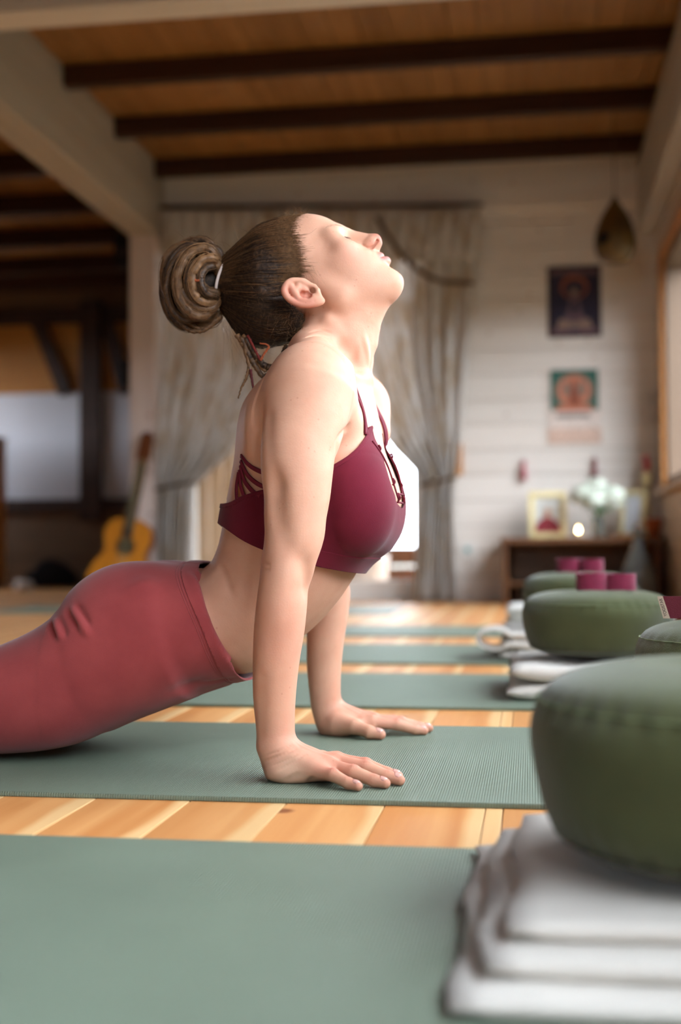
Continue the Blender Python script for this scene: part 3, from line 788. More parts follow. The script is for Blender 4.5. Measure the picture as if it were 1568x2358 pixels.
# --- torso: back and front outline in the photograph, half width in metres, squareness
TORSO = smooth_rows([
    (440, 1350, 520, 1540, .120, 2.2), (464, 1308, 566, 1550, .126, 2.2), (480, 1305, 613, 1534, .122, 2.2), (500, 1285, 668, 1488, .117, 2.2),
    (512, 1255, 720, 1446, .117, 2.2), (519, 1225, 765, 1398, .120, 2.2), (526, 1185, 803, 1345, .124, 2.2), (533, 1145, 834, 1290, .127, 2.2),
    (541, 1105, 858, 1220, .129, 2.3), (549, 1060, 876, 1150, .130, 2.3), (553, 1015, 885, 1075, .130, 2.3), (558, 975, 878, 1005, .130, 2.3),
    (571, 930, 866, 940, .124, 2.2), (602, 885, 853, 884, .102, 2.1), (645, 845, 849, 854, .076, 2.0), (676, 812, 857, 828, .060, 2.0),
    (690, 780, 865, 797, .054, 2.0), (696, 750, 870, 757, .0515, 2.0), (695, 715, 874, 722, .051, 2.0), (705, 690, 860, 697, .046, 2.0)], 70)
def section(row, grow=0.0, N=120):
    B = P(row[0], row[1], YM); Fp = P(row[2], row[3], YM); c = (B + Fp) / 2; L = np.linalg.norm(Fp - B)
    return ell_ring(c, (Fp - B) / L, YV, L / 2 + grow, row[4] + grow, row[5], N)
torso = Loft([section(r) for r in TORSO])

# --- near arm (the far one is its mirror image): centre pixel, depth, half width in pixels, half width across
ARM = smooth_rows([
    (716, 896, 1.650, 98, .046), (706, 950, 1.637, 98, .047), (694, 1005, 1.625, 93, .046), (686, 1043, 1.617, 87.5, .045),
    (684, 1091, 1.611, 84, .0435), (684, 1139, 1.608, 78, .042), (680, 1187, 1.606, 73, .0405), (678, 1230, 1.605, 70, .039),
    (668, 1280, 1.603, 63.5, .0375), (663, 1312, 1.602, 60, .0375), (654, 1348, 1.602, 57.5, .039), (649, 1390, 1.602, 58.5, .040),
    (643, 1450, 1.602, 58.5, .0385), (636, 1520, 1.602, 54, .0355), (632, 1600, 1.602, 49.5, .0315), (634, 1668, 1.602, 45, .0285),
    (637, 1712, 1.600, 44, .0275), (645, 1750, 1.598, 43, .0275), (653, 1780, 1.596, 36, .025)], 60)
def arm_rings():
    C = np.array([P(r[0], r[1], r[2]) for r in ARM]); T = np.gradient(C, axis=0); out = []
    for c, t, r in zip(C, T, ARM):
        t = t / np.linalg.norm(t); u = np.cross(YV, t); u /= np.linalg.norm(u); v = np.cross(t, u)
        if u[0] < 0: u = -u
        out.append(ell_ring(c, u, v, r[3] * r[2] / F_PX, r[4], 2.1, 100))
    return out
arm = Loft(arm_rings())

MAT_T = 0.006                           # mat thickness: hands rest on it
def hand_ops():
    z0 = MAT_T
    X = lambda px, Y: P(px, 1500, Y)[0]
    # knuckle / middle joint / end joint / tip of each finger: X, Y, Z
    fing = {
        'pinky':  [(-.272, 1.566, .0235), (-.2445, 1.549, .0215), (-.224, 1.536, .0145), (-.2105, 1.528, .0125)],
        'ring':   [(-.256, 1.583, .0275), (-.221, 1.564, .0230), (-.194, 1.554, .0150), (-.1795, 1.549, .0127)],
        'middle': [(-.248, 1.602, .0290), (-.208, 1.588, .0245), (-.1795, 1.577, .0157), (-.1640, 1.5715, .0130)],
        'index':  [(-.250, 1.622, .0275), (-.212, 1.612, .0240), (-.1840, 1.604, .0155), (-.1690, 1.5995, .0128)],
    }
    rad = {'pinky': (.0092, .0079, .0070, .0058), 'ring': (.0100, .0087, .0077, .0064), 'middle': (.0104, .0090, .0080, .0067), 'index': (.0104, .0089, .0078, .0065)}
    ops = []
    # palm: from the heel of the hand to the knuckles
    palm = []
    for (x, yc, zc, hw, ht) in smooth_rows([(-.333, 1.597, .0280, .017, .017), (-.325, 1.597, .0300, .026, .0235), (-.308, 1.596, .0300, .0320, .0240), (-.290, 1.595, .0280, .0355, .0215),
                                (-.272, 1.594, .0250, .0380, .0180), (-.257, 1.594, .0225, .0385, .0150), (-.246, 1.595, .0205, .0360, .0120)], 22):
        palm.append(ell_ring(np.array([x, yc, zc]), YV, np.array([0, 0, 1.0]), hw, ht, 2.4, 80))
    ops.append(('u', Loft(palm), .016))
    # heel pads
    ops.append(('u', Ell((-.303, 1.573, .019), (.030, .0135, .0130)), .010))
    ops.append(('u', Ell((-.300, 1.622, .020), (.028, .0160, .0140)), .010))
    for nme in ('pinky', 'ring', 'middle', 'index'):
        j = [np.array(p) for p in fing[nme]]; r = rad[nme]
        base = j[0] + (j[0] - j[1]) * .35
        ops.append(('u', [Cap(base, j[0], r[0] * .85, r[0] * .92), Cap(j[0], j[1], r[0] * .92, r[1]), Cap(j[1], j[2], r[1], r[2]), Cap(j[2], j[3], r[2], r[3])], .0065, .003))
    th = [np.array(p) for p in [(-.302, 1.628, .026), (-.275, 1.645, .024), (-.250, 1.6555, .0175), (-.232, 1.6575, .0140)]]
    ops.append(('u', [Cap(th[0], th[1], .0165, .0120), Cap(th[1], th[2], .0112, .0100), Cap(th[2], th[3], .0100, .0078)], .012, .004))
    # knuckles, tendons, joint folds
    for nme in ('pinky', 'ring', 'middle', 'index'):
        j = [np.array(p) for p in fing[nme]]; up = np.array([0, 0, .0085])
        ops.append(('bump', ((j[0] + up, j[0] + up), .009, .0014), 0))
        ops.append(('bump', ((j[1] + up * .8, j[1] + up * .8), .006, .0007), 0))
        w = np.array([-.306, 1.596 + (j[0][1] - 1.596) * .35, .054])
        ops.append(('bump', ((j[0] + up * 1.2, w), .0035, .0011), 0))
        for dx in (-.003, .0, .003):
            q = j[1] + up * .85 + np.array([dx, 0, 0])
            ops.append(('bump', ((q - YV * .006, q + YV * .006), .0011, -.00055), 0))
        ops.append(('bump', ((j[2] - YV * .005 + up * .8, j[2] + YV * .005 + up * .8), .0011, -.0005), 0))
    return ops, fing, rad, th
hops, FING, FRAD, THUMB = hand_ops()

# --- head frame: f forwards along the face, u towards the crown, both in her middle plane
HO = P(735, 650, YM)
HF = np.array([.687, 0, .727]); HF /= np.linalg.norm(HF)
HU = np.array([-.727, 0, .687]); HU /= np.linalg.norm(HU)
HR = np.stack([HF, YV, HU])
def Hh(f, l, u):                        # l in pixels towards the far side; negative is the near side
    return HO + (f * HF + l * YV + u * HU) / SCALE
def HE(c, r, rot=None):
    R = HR if rot is None else rot @ HR
    return Ell(Hh(*c), np.asarray(r) / SCALE, R)
def HC(a, b, ra, rb=None):
    return Cap(Hh(*a), Hh(*b), ra / SCALE, None if rb is None else rb / SCALE)
def HB(a, b, sg, am):
    return ('bump', ((Hh(*a), Hh(*b)), sg / SCALE, am / SCALE), 0)

def face_loft():
    rows = smooth_rows([  # u, front f, back f, half width, squareness
        (116, 97, -70, 84, 2.15), (100, 111, -75, 92, 2.15), (84, 120, -80, 97, 2.2), (62, 127, -85, 101, 2.25), (40, 131, -85, 103, 2.3), (22, 128, -80, 103, 2.3), (5, 126, -70, 103, 2.25),
        (-15, 129, -60, 101, 2.2), (-35, 133, -50, 97, 2.15), (-52, 139, -45, 92, 2.1), (-72, 139, -40, 86, 2.05), (-90, 137, -35, 79, 2.0), (-104, 137, -30, 71, 2.0),
        (-120, 133, -20, 61, 2.0), (-135, 128, 0, 50, 2.0), (-146, 112, 20, 38, 2.0), (-150, 98, 45, 25, 2.0)], 90)
    rings = []
    for (u, fr, bk, w, n) in rows:
        c = Hh((fr + bk) / 2, 0, u)
        rings.append(ell_ring(c, HF, YV, (fr - bk) / 2 / SCALE, w / SCALE, n, 120))
    return Loft(rings)

def head_ops():
    o = []
    o.append(('u', HE((-26, 0, 72), (139, 114, 112)), .012))
    o.append(('u', face_loft(), .016))
    # jaw
    o += both(('u', HC((2, -72, -78), (105, -20, -128), 20, 20), .020))
    o += both(('u', HC((-8, -74, -20), (2, -72, -80), 20, 20), .020))
    o.append(('u', HE((112, 0, -134), (22, 26, 16)), .012))
    # under the chin to the throat
    o.append(('u', HC((78, 0, -122), (20, 0, -118), 30, 44), .022))
    # cheek bone, brow, temple
    o += both(('u', HE((82, -68, -14), (29, 24, 20)), .022))
    o += both(('u', HC((117, -14, 37), (90, -76, 36), 11, 11), .014))
    o += both(HB((62, -112, 40), (70, -108, 10), 24, -4))
    # eye socket, closed lids
    o += both(('s', HE((131, -46, 9), (18, 27, 15)), .013))
    o += both(('u', HE((92, -49, 8), (22, 27, 19)), .005))
    o += both(HB((117, -30, 5.5), (113, -52, 4.0), 2.0, -1.6))
    o += both(HB((113, -52, 4.0), (99, -72, 4.5), 2.0, -1.6))
    o += both(HB((116, -32, 20), (112, -52, 22), 2.4, -1.3))
    o += both(HB((112, -52, 22), (97, -76, 16), 2.4, -1.3))
    o += both(HB((88, -90, 2), (92, -84, 18), 19, 7.5))
    # nose
    o.append(('u', HC((127, 0, 24), (158, 0, -30), 8.5, 11), .009))
    o.append(('u', HC((122, 0, 22), (137, 0, -30), 12, 20), .012))
    o.append(('u', HE((157.5, 0, -33), (15, 14.5, 14)), .007))
    o += both(('u', HE((143, -16, -32), (15, 9.5, 11)), .006))
    o.append(('u', HC((158, 0, -44), (142, 0, -50), 6.5, 7), .006))
    o += both(('s', HC((138, -17, -42), (160, -12.5, -40), 4.8, 3.8), .002))
    o += both(('s', HC((143, -12, -34), (155, -10, -32), 4.0, 3.4), .002))
    o += both(HB((128, -25, -24), (132, -26, -40), 4, -2.4))
    # mouth: lips as two bows of beads, corners drawn back and up a little
    up = []; lo = []
    for t in np.linspace(-1, 1, 17):
        e = t * t
        up.append(HE((139.5 - 32 * e, 39 * t, -67.5 - 7.5 * e), (8.5 - 4 * e, 6.5, 8.2 - 5.4 * e)))
        lo.append(HE((141 - 32 * e, 36 * t, -85.5 + 8 * e), (9.6 - 4.5 * e, 6.5, 9.4 - 6.0 * e)))
    o.append(('u', up, .004, .003)); o.append(('u', lo, .004, .003))
    for t0, t1 in zip(np.linspace(-1.12, 1.12, 19)[:-1], np.linspace(-1.12, 1.12, 19)[1:]):
        a = (148.5 - 34 * t0 * t0, 39 * t0, -75 - 2.0 * t0 * t0); b = (148.5 - 34 * t1 * t1, 39 * t1, -75 - 2.0 * t1 * t1)
        o.append(HB(a, b, 2.0, -2.2))
    o += both(HB((110, -45, -73), (109, -44, -82), 6, -2.4))
    o += both(HB((136, -26, -44), (118, -48, -62), 6, -1.6))
    o.append(HB((142, 0, -60), (142, 0, -54), 4, -1.3))
    o.append(HB((136, -14, -104), (136, 14, -104), 8, -1.6))
    # ears
    o += both(('u', ear_prims(), .004, .0042))
    for a, b, r in EAR_CUT:
        o += both(('s', Cap(a, b, r), .002))
    return o

# --- ear traced from the photograph, set out from the side of the head
def EP(px, py, off):
    return P(px, py, YM - .0735 - off)
EAR_CUT = []
def ear_prims():
    z = lambda cx, cy: (640 + cx / 11.2, 640 + cy / 11.2)
    e = []
    hel = [(760, 150), (600, 80), (380, 70), (230, 150), (160, 300), (200, 440), (310, 560), (440, 640), (600, 690), (780, 700), (950, 670), (1090, 630)]
    off = [.002, .007, .0115, .0155, .0175, .0175, .0165, .0155, .0145, .013, .011, .009]
    pts = spline([EP(*z(*p), o) for p, o in zip(hel, off)], 30)
    for a, b in zip(pts[:-1], pts[1:]): e.append(Cap(a, b, .0031))
    ant = [(330, 200), (390, 330), (470, 440), (560, 560), (700, 610), (830, 600), (930, 540)]
    aof = [.0125, .0130, .0135, .0130, .0125, .0115, .0105]
    pts = spline([EP(*z(*p), o) for p, o in zip(ant, aof)], 16)
    for a, b in zip(pts[:-1], pts[1:]): e.append(Cap(a, b, .0034))
    pts = spline([EP(*z(*p), o) for p, o in zip([(400, 380), (500, 270), (540, 180)], [.012, .0095, .006])], 8)
    for a, b in zip(pts[:-1], pts[1:]): e.append(Cap(a, b, .0030))
    # back plate, lobe, tragus, crus
    e.append(Cap(EP(*z(330, 330), .0075), EP(*z(640, 560), .0065), .0045))
    e.append(Cap(EP(*z(560, 250), .0030), EP(*z(820, 520), .0025), .0075))
    e.append(Cap(EP(*z(1000, 560), .0085), EP(*z(1120, 590), .0070), .0050))
    e.append(Cap(EP(*z(930, 480), .0070), EP(*z(1060, 500), .0060), .0045))
    e.append(Cap(EP(*z(930, 250), .0025), EP(*z(1010, 330), .0050), .0036))
    e.append(Cap(EP(*z(620, 150), .0050), EP(*z(720, 370), .0060), .0026))
    e.append(Cap(EP(*z(640, 110), .0040), EP(*z(930, 240), .0020), .0042))
    e.append(Cap(EP(*z(1010, 330), .0055), EP(*z(1040, 420), .0060), .0036))
    EAR_CUT.append((EP(*z(905, 330), .020), EP(*z(895, 330), -.012), .0033))
    EAR_CUT.append((EP(*z(850, 300), .020), EP(*z(890, 320), -.004), .0026))
    EAR_CUT.append((EP(*z(770, 430), .020), EP(*z(770, 430), .0080), .0050))
    EAR_CUT.append((EP(*z(640, 420), .020), EP(*z(640, 420), .0088), .0044))
    return e

def torso_ops():
    o = [('u', torso, 0)]
    # breasts (under the top), blades, shoulder girdle
    o += both(('u', Ell(P(812, 1176, 1.728), (.052, .056, .058)), .030))
    o += both(('u', Ell(P(806, 1105, 1.720), (.040, .050, .050)), .035))
    o += both(('u', Ell(P(604, 1000, 1.695), (.024, .045, .065)), .030))
    o.append(('bump', ((P(548, 1010, YM), P(515, 1240, YM)), .016, -.005), 0))
    o.append(('bump', ((P(515, 1240, YM), P(480, 1315, YM)), .018, -.004), 0))
    return o

def girdle_ops():
    o = []; SH = .017                   # the far shoulder is turned a little forwards
    o += both_s(('u', Ell(P(709, 892, 1.652), (.0560, .052, .0570)), .030), SH)
    o += both_s(('u', Cap(P(716, 808, 1.752), P(722, 860, 1.680), .031, .037), .030), SH * .6)
    o += both_s(('u', Cap(P(748, 885, 1.672), P(780, 962, 1.695), .033, .029), .030), SH)
    o += both_s(('u', Ell(P(655, 955, 1.675), (.036, .045, .045)), .030), SH)
    # collar bones, strap muscles of the neck, hollow between
    o += both(('bump', ((P(846, 872, YM - .018), P(800, 846, 1.685)), .010, .0050), 0))
    o += both(('bump', ((P(838, 862, YM - .030), P(800, 850, 1.700)), .010, .001), 0))
    o += both(('bump', ((P(755, 735, YM - .052), P(846, 862, YM - .016)), .010, .0050), 0))
    o += both(('bump', ((P(790, 800, YM - .050), P(822, 850, YM - .045)), .014, -.0060), 0))
    o.append(('bump', ((P(850, 868, YM), P(851, 874, YM)), .010, -.0040), 0))
    o.append(('bump', ((P(872, 762, YM), P(868, 792, YM)), .010, .0025), 0))
    return o

def arm_ops():
    o = []
    o += both(('u', arm, .014))
    o += both(('bump', ((P(612, 1296, 1.602), P(612, 1306, 1.602)), .014, .0030), 0))
    o += both(('bump', ((P(690, 1290, 1.575), P(700, 1350, 1.580)), .016, -.0030), 0))
    o += both(('bump', ((P(648, 1330, 1.562), P(640, 1420, 1.562)), .020, .0025), 0))
    o += both(('bump', ((P(622, 960, 1.60), P(640, 1120, 1.572)), .010, -.0022), 0))
    o += both(('bump', ((P(640, 1130, 1.565), P(655, 1250, 1.565)), .012, -.0025), 0))
    o += both(('bump', ((P(610, 1560, 1.575), P(600, 1690, 1.575)), .008, -.0016), 0))
    o += both(('bump', ((P(598, 1722, 1.590), P(600, 1728, 1.580)), .010, .0030), 0))
    return o

def skin_marks():
    o = []
    o += both(('bump', ((P(490, 1325, 1.70), P(510, 1370, 1.68)), .018, .0040), 0))
    o += both(('bump', ((P(700, 1425, 1.70), P(560, 1500, 1.69)), .020, -.0025), 0))
    return o

def build_field(lo, hi, h, parts):
    F = Field(lo, hi, h)
    for p in parts: apply_ops(F, p)
    return F
HEAD_OPS = head_ops()
BODY_PARTS = [torso_ops(), girdle_ops(), HEAD_OPS, arm_ops(), [x for op in hops for x in both(op)], skin_marks()]
BLO = np.array([-.52, 1.48, .002]); BHI = np.array([-.12, 2.12, .84])
FB = build_field(BLO, BHI, .0022, BODY_PARTS)

def co_of(me):
    a = np.empty(len(me.vertices) * 3, np.float32); me.vertices.foreach_get('co', a); return a.reshape(-1, 3).astype(np.float64)

def refine_mesh(name, Vt, Q, fields):
    """split the quads inside fine fields and pull their points onto the finer surface"""
    me = mesh_np(name, Vt, Q); bm = bmesh.new(); bm.from_mesh(me)
    ins = np.zeros(len(Vt), bool)
    for F in fields: ins |= F.inside(Vt)
    ed = [e for e in bm.edges if ins[e.verts[0].index] and ins[e.verts[1].index]]
    bmesh.ops.subdivide_edges(bm, edges=ed, cuts=1, use_grid_fill=True)
    bm.to_mesh(me); bm.free()
    co = co_of(me)
    for F in fields:
        i = np.where(F.inside(co, .002))[0]
        co[i] = F.project(co[i])
    co[:, 2] = np.maximum(co[:, 2], MAT_T + .0004)      # flesh flattens on the mat
    me.vertices.foreach_set('co', co.astype(np.float32).ravel()); me.update()
    me.polygons.foreach_set('use_smooth', np.ones(len(me.polygons), bool))
    return me

def march(F, px, py):
    """first point of a field's surface seen at a pixel"""
    d = ray(px, py); d = d / np.linalg.norm(d); lo = F.i0 * F.h; hi = F.i1 * F.h
    t = np.linspace(1.2, 2.4, 2400); p = CAM_P + d * t[:, None]
    ok = np.all((p > lo + .001) & (p < hi - .001), axis=1)
    if not ok.any(): return None
    v = np.where(ok, F.sample(p), 1.0); k = np.where(v < 0)[0]
    return p[k[0]] if len(k) else None
def line_marks(F, lines, mirror=True):
    """folds and ridges drawn along photographed lines: (points, sigma, amount)"""
    ops = []
    for pts, sg, am in lines:
        q = [march(F, x, y) for x, y in spline(pts, max(4, len(pts) * 4))]; q = [p for p in q if p is not None]; n_ = len(q) - 1
        for i, (a, b) in enumerate(zip(q[:-1], q[1:])):
            if np.linalg.norm(a - b) > .05: continue
            fade = min(1, 1.6 * math.sin(math.pi * (i + .5) / n_)) / 1.7          # neighbouring pieces overlap
            op = ('bump', ((a, b), sg, am * fade), 0); ops += both(op) if mirror else [op]
    return ops
MARKS = line_marks(FB, [
    ([(604, 1755), (640, 1742), (688, 1722)], .0018, -.0016), ([(636, 1776), (670, 1758), (704, 1736)], .0018, -.0014), ([(610, 1742), (640, 1730), (672, 1716)], .0016, -.0012), ([(625, 1765), (660, 1750), (696, 1730)], .0014, -.0008),
    ([(503, 1296), (520, 1330), (535, 1376)], .0050, -.0022),
    ([(700, 778), (730, 772), (768, 782)], .0026, -.0024), ([(712, 766), (738, 760), (766, 768)], .0022, -.0014),
    ([(806, 975), (790, 996), (778, 1014), (773, 1040)], .0040, -.0035),
    ([(606, 1296), (614, 1300), (622, 1302)], .0018, -.0016), ([(605, 1310), (613, 1313), (622, 1312)], .0016, -.0014),
    ([(604, 935), (600, 990), (598, 1040)], .0050, -.0030),
    ([(640, 1090), (634, 1150), (642, 1230)], .0120, -.0030), ([(700, 1290), (708, 1330), (704, 1370)], .0100, -.0026),
    ([(820, 800), (812, 835), (806, 860)], .0060, -.0030), ([(838, 770), (846, 815), (848, 850)], .0050, .0022),
    ([(690, 1780), (672, 1792), (655, 1800)], .0040, -.0012), ([(722, 1790), (712, 1800), (705, 1806)], .0040, -.0014)])
apply_ops(FB, [MARKS] and MARKS)
V, Q = FB.mesh()
V = FB.project(V, 2)
hl = np.array([-.372, 1.69, .545]); hh = np.array([-.165, 1.91, .80])
FH = build_field(hl, hh, .0011, BODY_PARTS)
n1l = np.array([-.345, 1.505, .003]); n1h = np.array([-.150, 1.675, .075])
FN = build_field(n1l, n1h, .0011, BODY_PARTS)
n2l = np.array([-.345, 1.925, .003]); n2h = np.array([-.150, 2.095, .075])
FN2 = build_field(n2l, n2h, .0011, BODY_PARTS)
for F_ in (FH, FN, FN2): apply_ops(F_, MARKS)
bme = refine_mesh('body', V, Q, [FH, FN, FN2])
print('BODY', len(bme.vertices))
# ------------------------------------------------------------------ skin
def skin_material():
    m = bpy.data.materials.new('skin'); m.use_nodes = True
    nt = m.node_tree; N = nt.nodes; L = nt.links; b = N['Principled BSDF']
    at = N.new('ShaderNodeVertexColor'); at.layer_name = 'flush'
    sep = N.new('ShaderNodeSeparateColor'); L.new(at.outputs['Color'], sep.inputs[0])
    tc = N.new('ShaderNodeTexCoord')
    nz = N.new('ShaderNodeTexNoise'); nz.inputs['Scale'].default_value = 34; nz.inputs['Detail'].default_value = 5
    L.new(tc.outputs['Object'], nz.inputs['Vector'])
    base = N.new('ShaderNodeMix'); base.data_type = 'RGBA'
    base.inputs['A'].default_value = S((212, 164, 138)); base.inputs['B'].default_value = S((197, 143, 118))
    L.new(nz.outputs['Fac'], base.inputs['Factor'])
    def over(prev, fac, col):
        x = N.new('ShaderNodeMix'); x.data_type = 'RGBA'; x.inputs['B'].default_value = S(col)
        L.new(prev, x.inputs['A']); L.new(fac, x.inputs['Factor']); return x.outputs['Result']
    c = over(base.outputs['Result'], sep.outputs['Red'], (198, 116, 100))
    c = over(c, sep.outputs['Green'], (186, 112, 112))
    c = over(c, sep.outputs['Blue'], (226, 192, 166))
    # freckles
    vo = N.new('ShaderNodeTexVoronoi'); vo.inputs['Scale'].default_value = 95
    L.new(tc.outputs['Object'], vo.inputs['Vector'])
    n3 = N.new('ShaderNodeTexNoise'); n3.inputs['Scale'].default_value = 30; L.new(tc.outputs['Object'], n3.inputs['Vector'])
    lt = N.new('ShaderNodeMapRange'); lt.inputs['From Min'].default_value = .10; lt.inputs['From Max'].default_value = .16
    lt.inputs['To Min'].default_value = .30; lt.inputs['To Max'].default_value = 0; L.new(vo.outputs['Distance'], lt.inputs['Value'])
    g2 = N.new('ShaderNodeMath'); g2.operation = 'GREATER_THAN'; g2.inputs[1].default_value = .58; L.new(n3.outputs['Fac'], g2.inputs[0])
    mu = N.new('ShaderNodeMath'); mu.operation = 'MULTIPLY'; L.new(lt.outputs[0], mu.inputs[0]); L.new(g2.outputs[0], mu.inputs[1])
    c = over(c, mu.outputs[0], (160, 96, 74))
    L.new(c, b.inputs['Base Color'])
    b.inputs['Roughness'].default_value = .56
    b.inputs['Specular IOR Level'].default_value = .22
    b.inputs['Subsurface Weight'].default_value = .14
    b.inputs['Subsurface Radius'].default_value = (1.0, .42, .25)
    b.inputs['Subsurface Scale'].default_value = .012
    n4 = N.new('ShaderNodeTexNoise'); n4.inputs['Scale'].default_value = 420; n4.inputs['Detail'].default_value = 2
    L.new(tc.outputs['Object'], n4.inputs['Vector'])
    bp = N.new('ShaderNodeBump'); bp.inputs['Strength'].default_value = .28; bp.inputs['Distance'].default_value = .0006
    L.new(n4.outputs['Fac'], bp.inputs['Height']); L.new(bp.outputs[0], b.inputs['Normal'])
    return m
SKIN = skin_material()
def paint(me, co):
    """flush colours: red = warm skin, green = lips, blue = pale"""
    R = np.zeros(len(co)); Gc = np.zeros(len(co)); B = np.zeros(len(co))
    def dab(ch, p, s, a):
        for q in (np.asarray(p), RY(p)):
            ch += a * np.exp(-((co - q) ** 2).sum(1) / s ** 2)
    for nme in FING:
        j = FING[nme]
        dab(R, np.array(j[1]) + [0, 0, .008], .008, .55); dab(R, np.array(j[3]) + [0, 0, .003], .010, .45); dab(R, np.array(j[2]) + [0, 0, .006], .006, .4)
        dab(R, (np.array(j[0]) + np.array(j[1])) / 2, .016, .28)
    dab(R, (-.285, 1.595, .045), .040, .40); dab(B, (-.300, 1.56, .025), .022, .55)
    dab(R, THUMB[3], .012, .4)
    dab(R, Hh(172, 0, -36), .012, .55); dab(R, Hh(145, -24, -42), .008, .45)
    dab(R, Hh(95, -85, -30), .022, .25)
    dab(R, EP(655, 668, .016), .012, .75); dab(R, EP(680, 700, .015), .012, .65); dab(R, EP(715, 703, .012), .012, .6); dab(R, EP(700, 675, .004), .014, .5)
    dab(R, P(606, 1300, 1.60), .03, .3); dab(R, P(640, 1460, 1.565), .05, .22)
    dab(B, Hh(118, -50, 22), .012, .5); dab(B, Hh(130, 0, 70), .03, .2)
    lips = np.zeros(len(co))
    for t in np.linspace(-1, 1, 15):
        e = t * t
        for (f, l, u, s) in ((146 - 32 * e, 39 * t, -69 - 6.5 * e, 6.0 - 3.4 * e), (147 - 31 * e, 36 * t, -84 + 7 * e, 7.6 - 4.2 * e)):
            lips = np.maximum(lips, np.exp(-((co - Hh(f, l, u)) ** 2).sum(1) / (s / SCALE * 1.15) ** 2))
    Gc += np.clip(lips * 1.1, 0, .7)
    at = me.color_attributes.new('flush', 'FLOAT_COLOR', 'POINT')
    a = np.stack([np.clip(R, 0, 1), np.clip(Gc, 0, 1), np.clip(B, 0, 1), np.ones(len(co))], 1)
    at.data.foreach_set('color', a.astype(np.float32).ravel())
paint(bme, co_of(bme))
HIP = P(430, 1600, YM); HIP[2] = MAT_T
person = empty('person', (HIP[0], YM, MAT_T))
tag(person, 'woman in burgundy sports top and rose leggings arching back on straight arms, eyes closed', 'person')
body = obj('body', bme, SKIN); keep(body, person)
# ------------------------------------------------------------------ clothes
def fabric(name, col, col2, weave=900.0, sheen=.35, rough=.85, bump=.25):
    m = mat(name, col, rough=rough, spec=.15, col2=col2, scale=14.0, sheen=sheen)
    nt = m.node_tree; N = nt.nodes; L = nt.links; b = N['Principled BSDF']
    tc = N.new('ShaderNodeTexCoord'); nz = N.new('ShaderNodeTexNoise'); nz.inputs['Scale'].default_value = weave; nz.inputs['Detail'].default_value = 1
    L.new(tc.outputs['Object'], nz.inputs['Vector'])
    bp = N.new('ShaderNodeBump'); bp.inputs['Strength'].default_value = bump; bp.inputs['Distance'].default_value = .0006
    L.new(nz.outputs['Fac'], bp.inputs['Height']); L.new(bp.outputs[0], b.inputs['Normal'])
    return m
ROSE = fabric('rose_jersey', (154, 66, 66), (140, 57, 58), sheen=.2)
WINE = fabric('burgundy_jersey', (104, 25, 42), (94, 20, 36), sheen=.08)
WINE_D = mat('burgundy_strap', (104, 26, 42), rough=.7, spec=.2)

def tri_of(Q):
    Q = np.asarray(Q)
    if Q.shape[1] == 3: return Q
    return np.concatenate([Q[:, [0, 1, 2]], Q[:, [0, 2, 3]]])

def clip_mesh(V, T, f):
    """keep f < 0, cutting triangles exactly along f = 0"""
    V = np.asarray(V, float); ins = f < 0; n = ins[T].sum(1)
    full = T[n == 3]; cut = T[(n == 1) | (n == 2)]
    new = []; edge = {}; add = []; base = len(V)
    def ev(a, b):
        k = (a, b) if a < b else (b, a)
        if k not in edge:
            t = f[k[0]] / (f[k[0]] - f[k[1]]); edge[k] = base + len(add); add.append(V[k[0]] + t * (V[k[1]] - V[k[0]]))
        return edge[k]
    for t in cut:
        i = [bool(ins[v]) for v in t]
        if sum(i) == 1:
            k = i.index(True); a, b, c = t[k], t[(k + 1) % 3], t[(k + 2) % 3]
            new.append((a, ev(a, b), ev(a, c)))
        else:
            k = i.index(False); a, b, c = t[k], t[(k + 1) % 3], t[(k + 2) % 3]
            p, q = ev(a, b), ev(a, c); new += [(p, b, c), (p, c, q)]
    V2 = np.vstack([V, np.array(add).reshape(-1, V.shape[1])]); T2 = np.vstack([full, np.array(new, int).reshape(-1, 3)])
    used = np.unique(T2); mp = -np.ones(len(V2), int); mp[used] = np.arange(len(used))
    return V2[used], mp[T2]

def vnormals(V, T):
    n = np.cross(V[T[:, 1]] - V[T[:, 0]], V[T[:, 2]] - V[T[:, 0]]); N = np.zeros_like(V)
    for k in range(3): np.add.at(N, T[:, k], n)
    return N / (np.linalg.norm(N, axis=1, keepdims=True) + 1e-12)

def shell(name, V, T, N, t0, t1, m, parent=None):
    """sheet between offsets t0 (inner) and t1 (outer) along normals N, with a closed rim"""
    n = len(V)
    E = np.concatenate([T[:, [0, 1]], T[:, [1, 2]], T[:, [2, 0]]])
    key = np.sort(E, 1); u, idx, cnt = np.unique(key, axis=0, return_index=True, return_counts=True)
    be = E[idx[cnt == 1]]
    VV = np.vstack([V + N * t1, V + N * t0]); a = be[:, 0]; b = be[:, 1]
    F = np.vstack([T, T[:, ::-1] + n, np.stack([a, a + n, b + n], 1), np.stack([a, b + n, b], 1)])
    me = mesh_np(name, VV, F); o = obj(name, me, m)
    if parent is not None: keep2(o, parent)
    return o

def keep2(o, parent):
    """parent in place, whatever stands above"""
    o.parent = parent; o.matrix_parent_inverse = Matrix.Identity(4)
    off = Vector((0, 0, 0)); p = parent
    while p is not None: off += Vector(p.location); p = p.parent
    o.location = Vector(o.location) - off
    return o

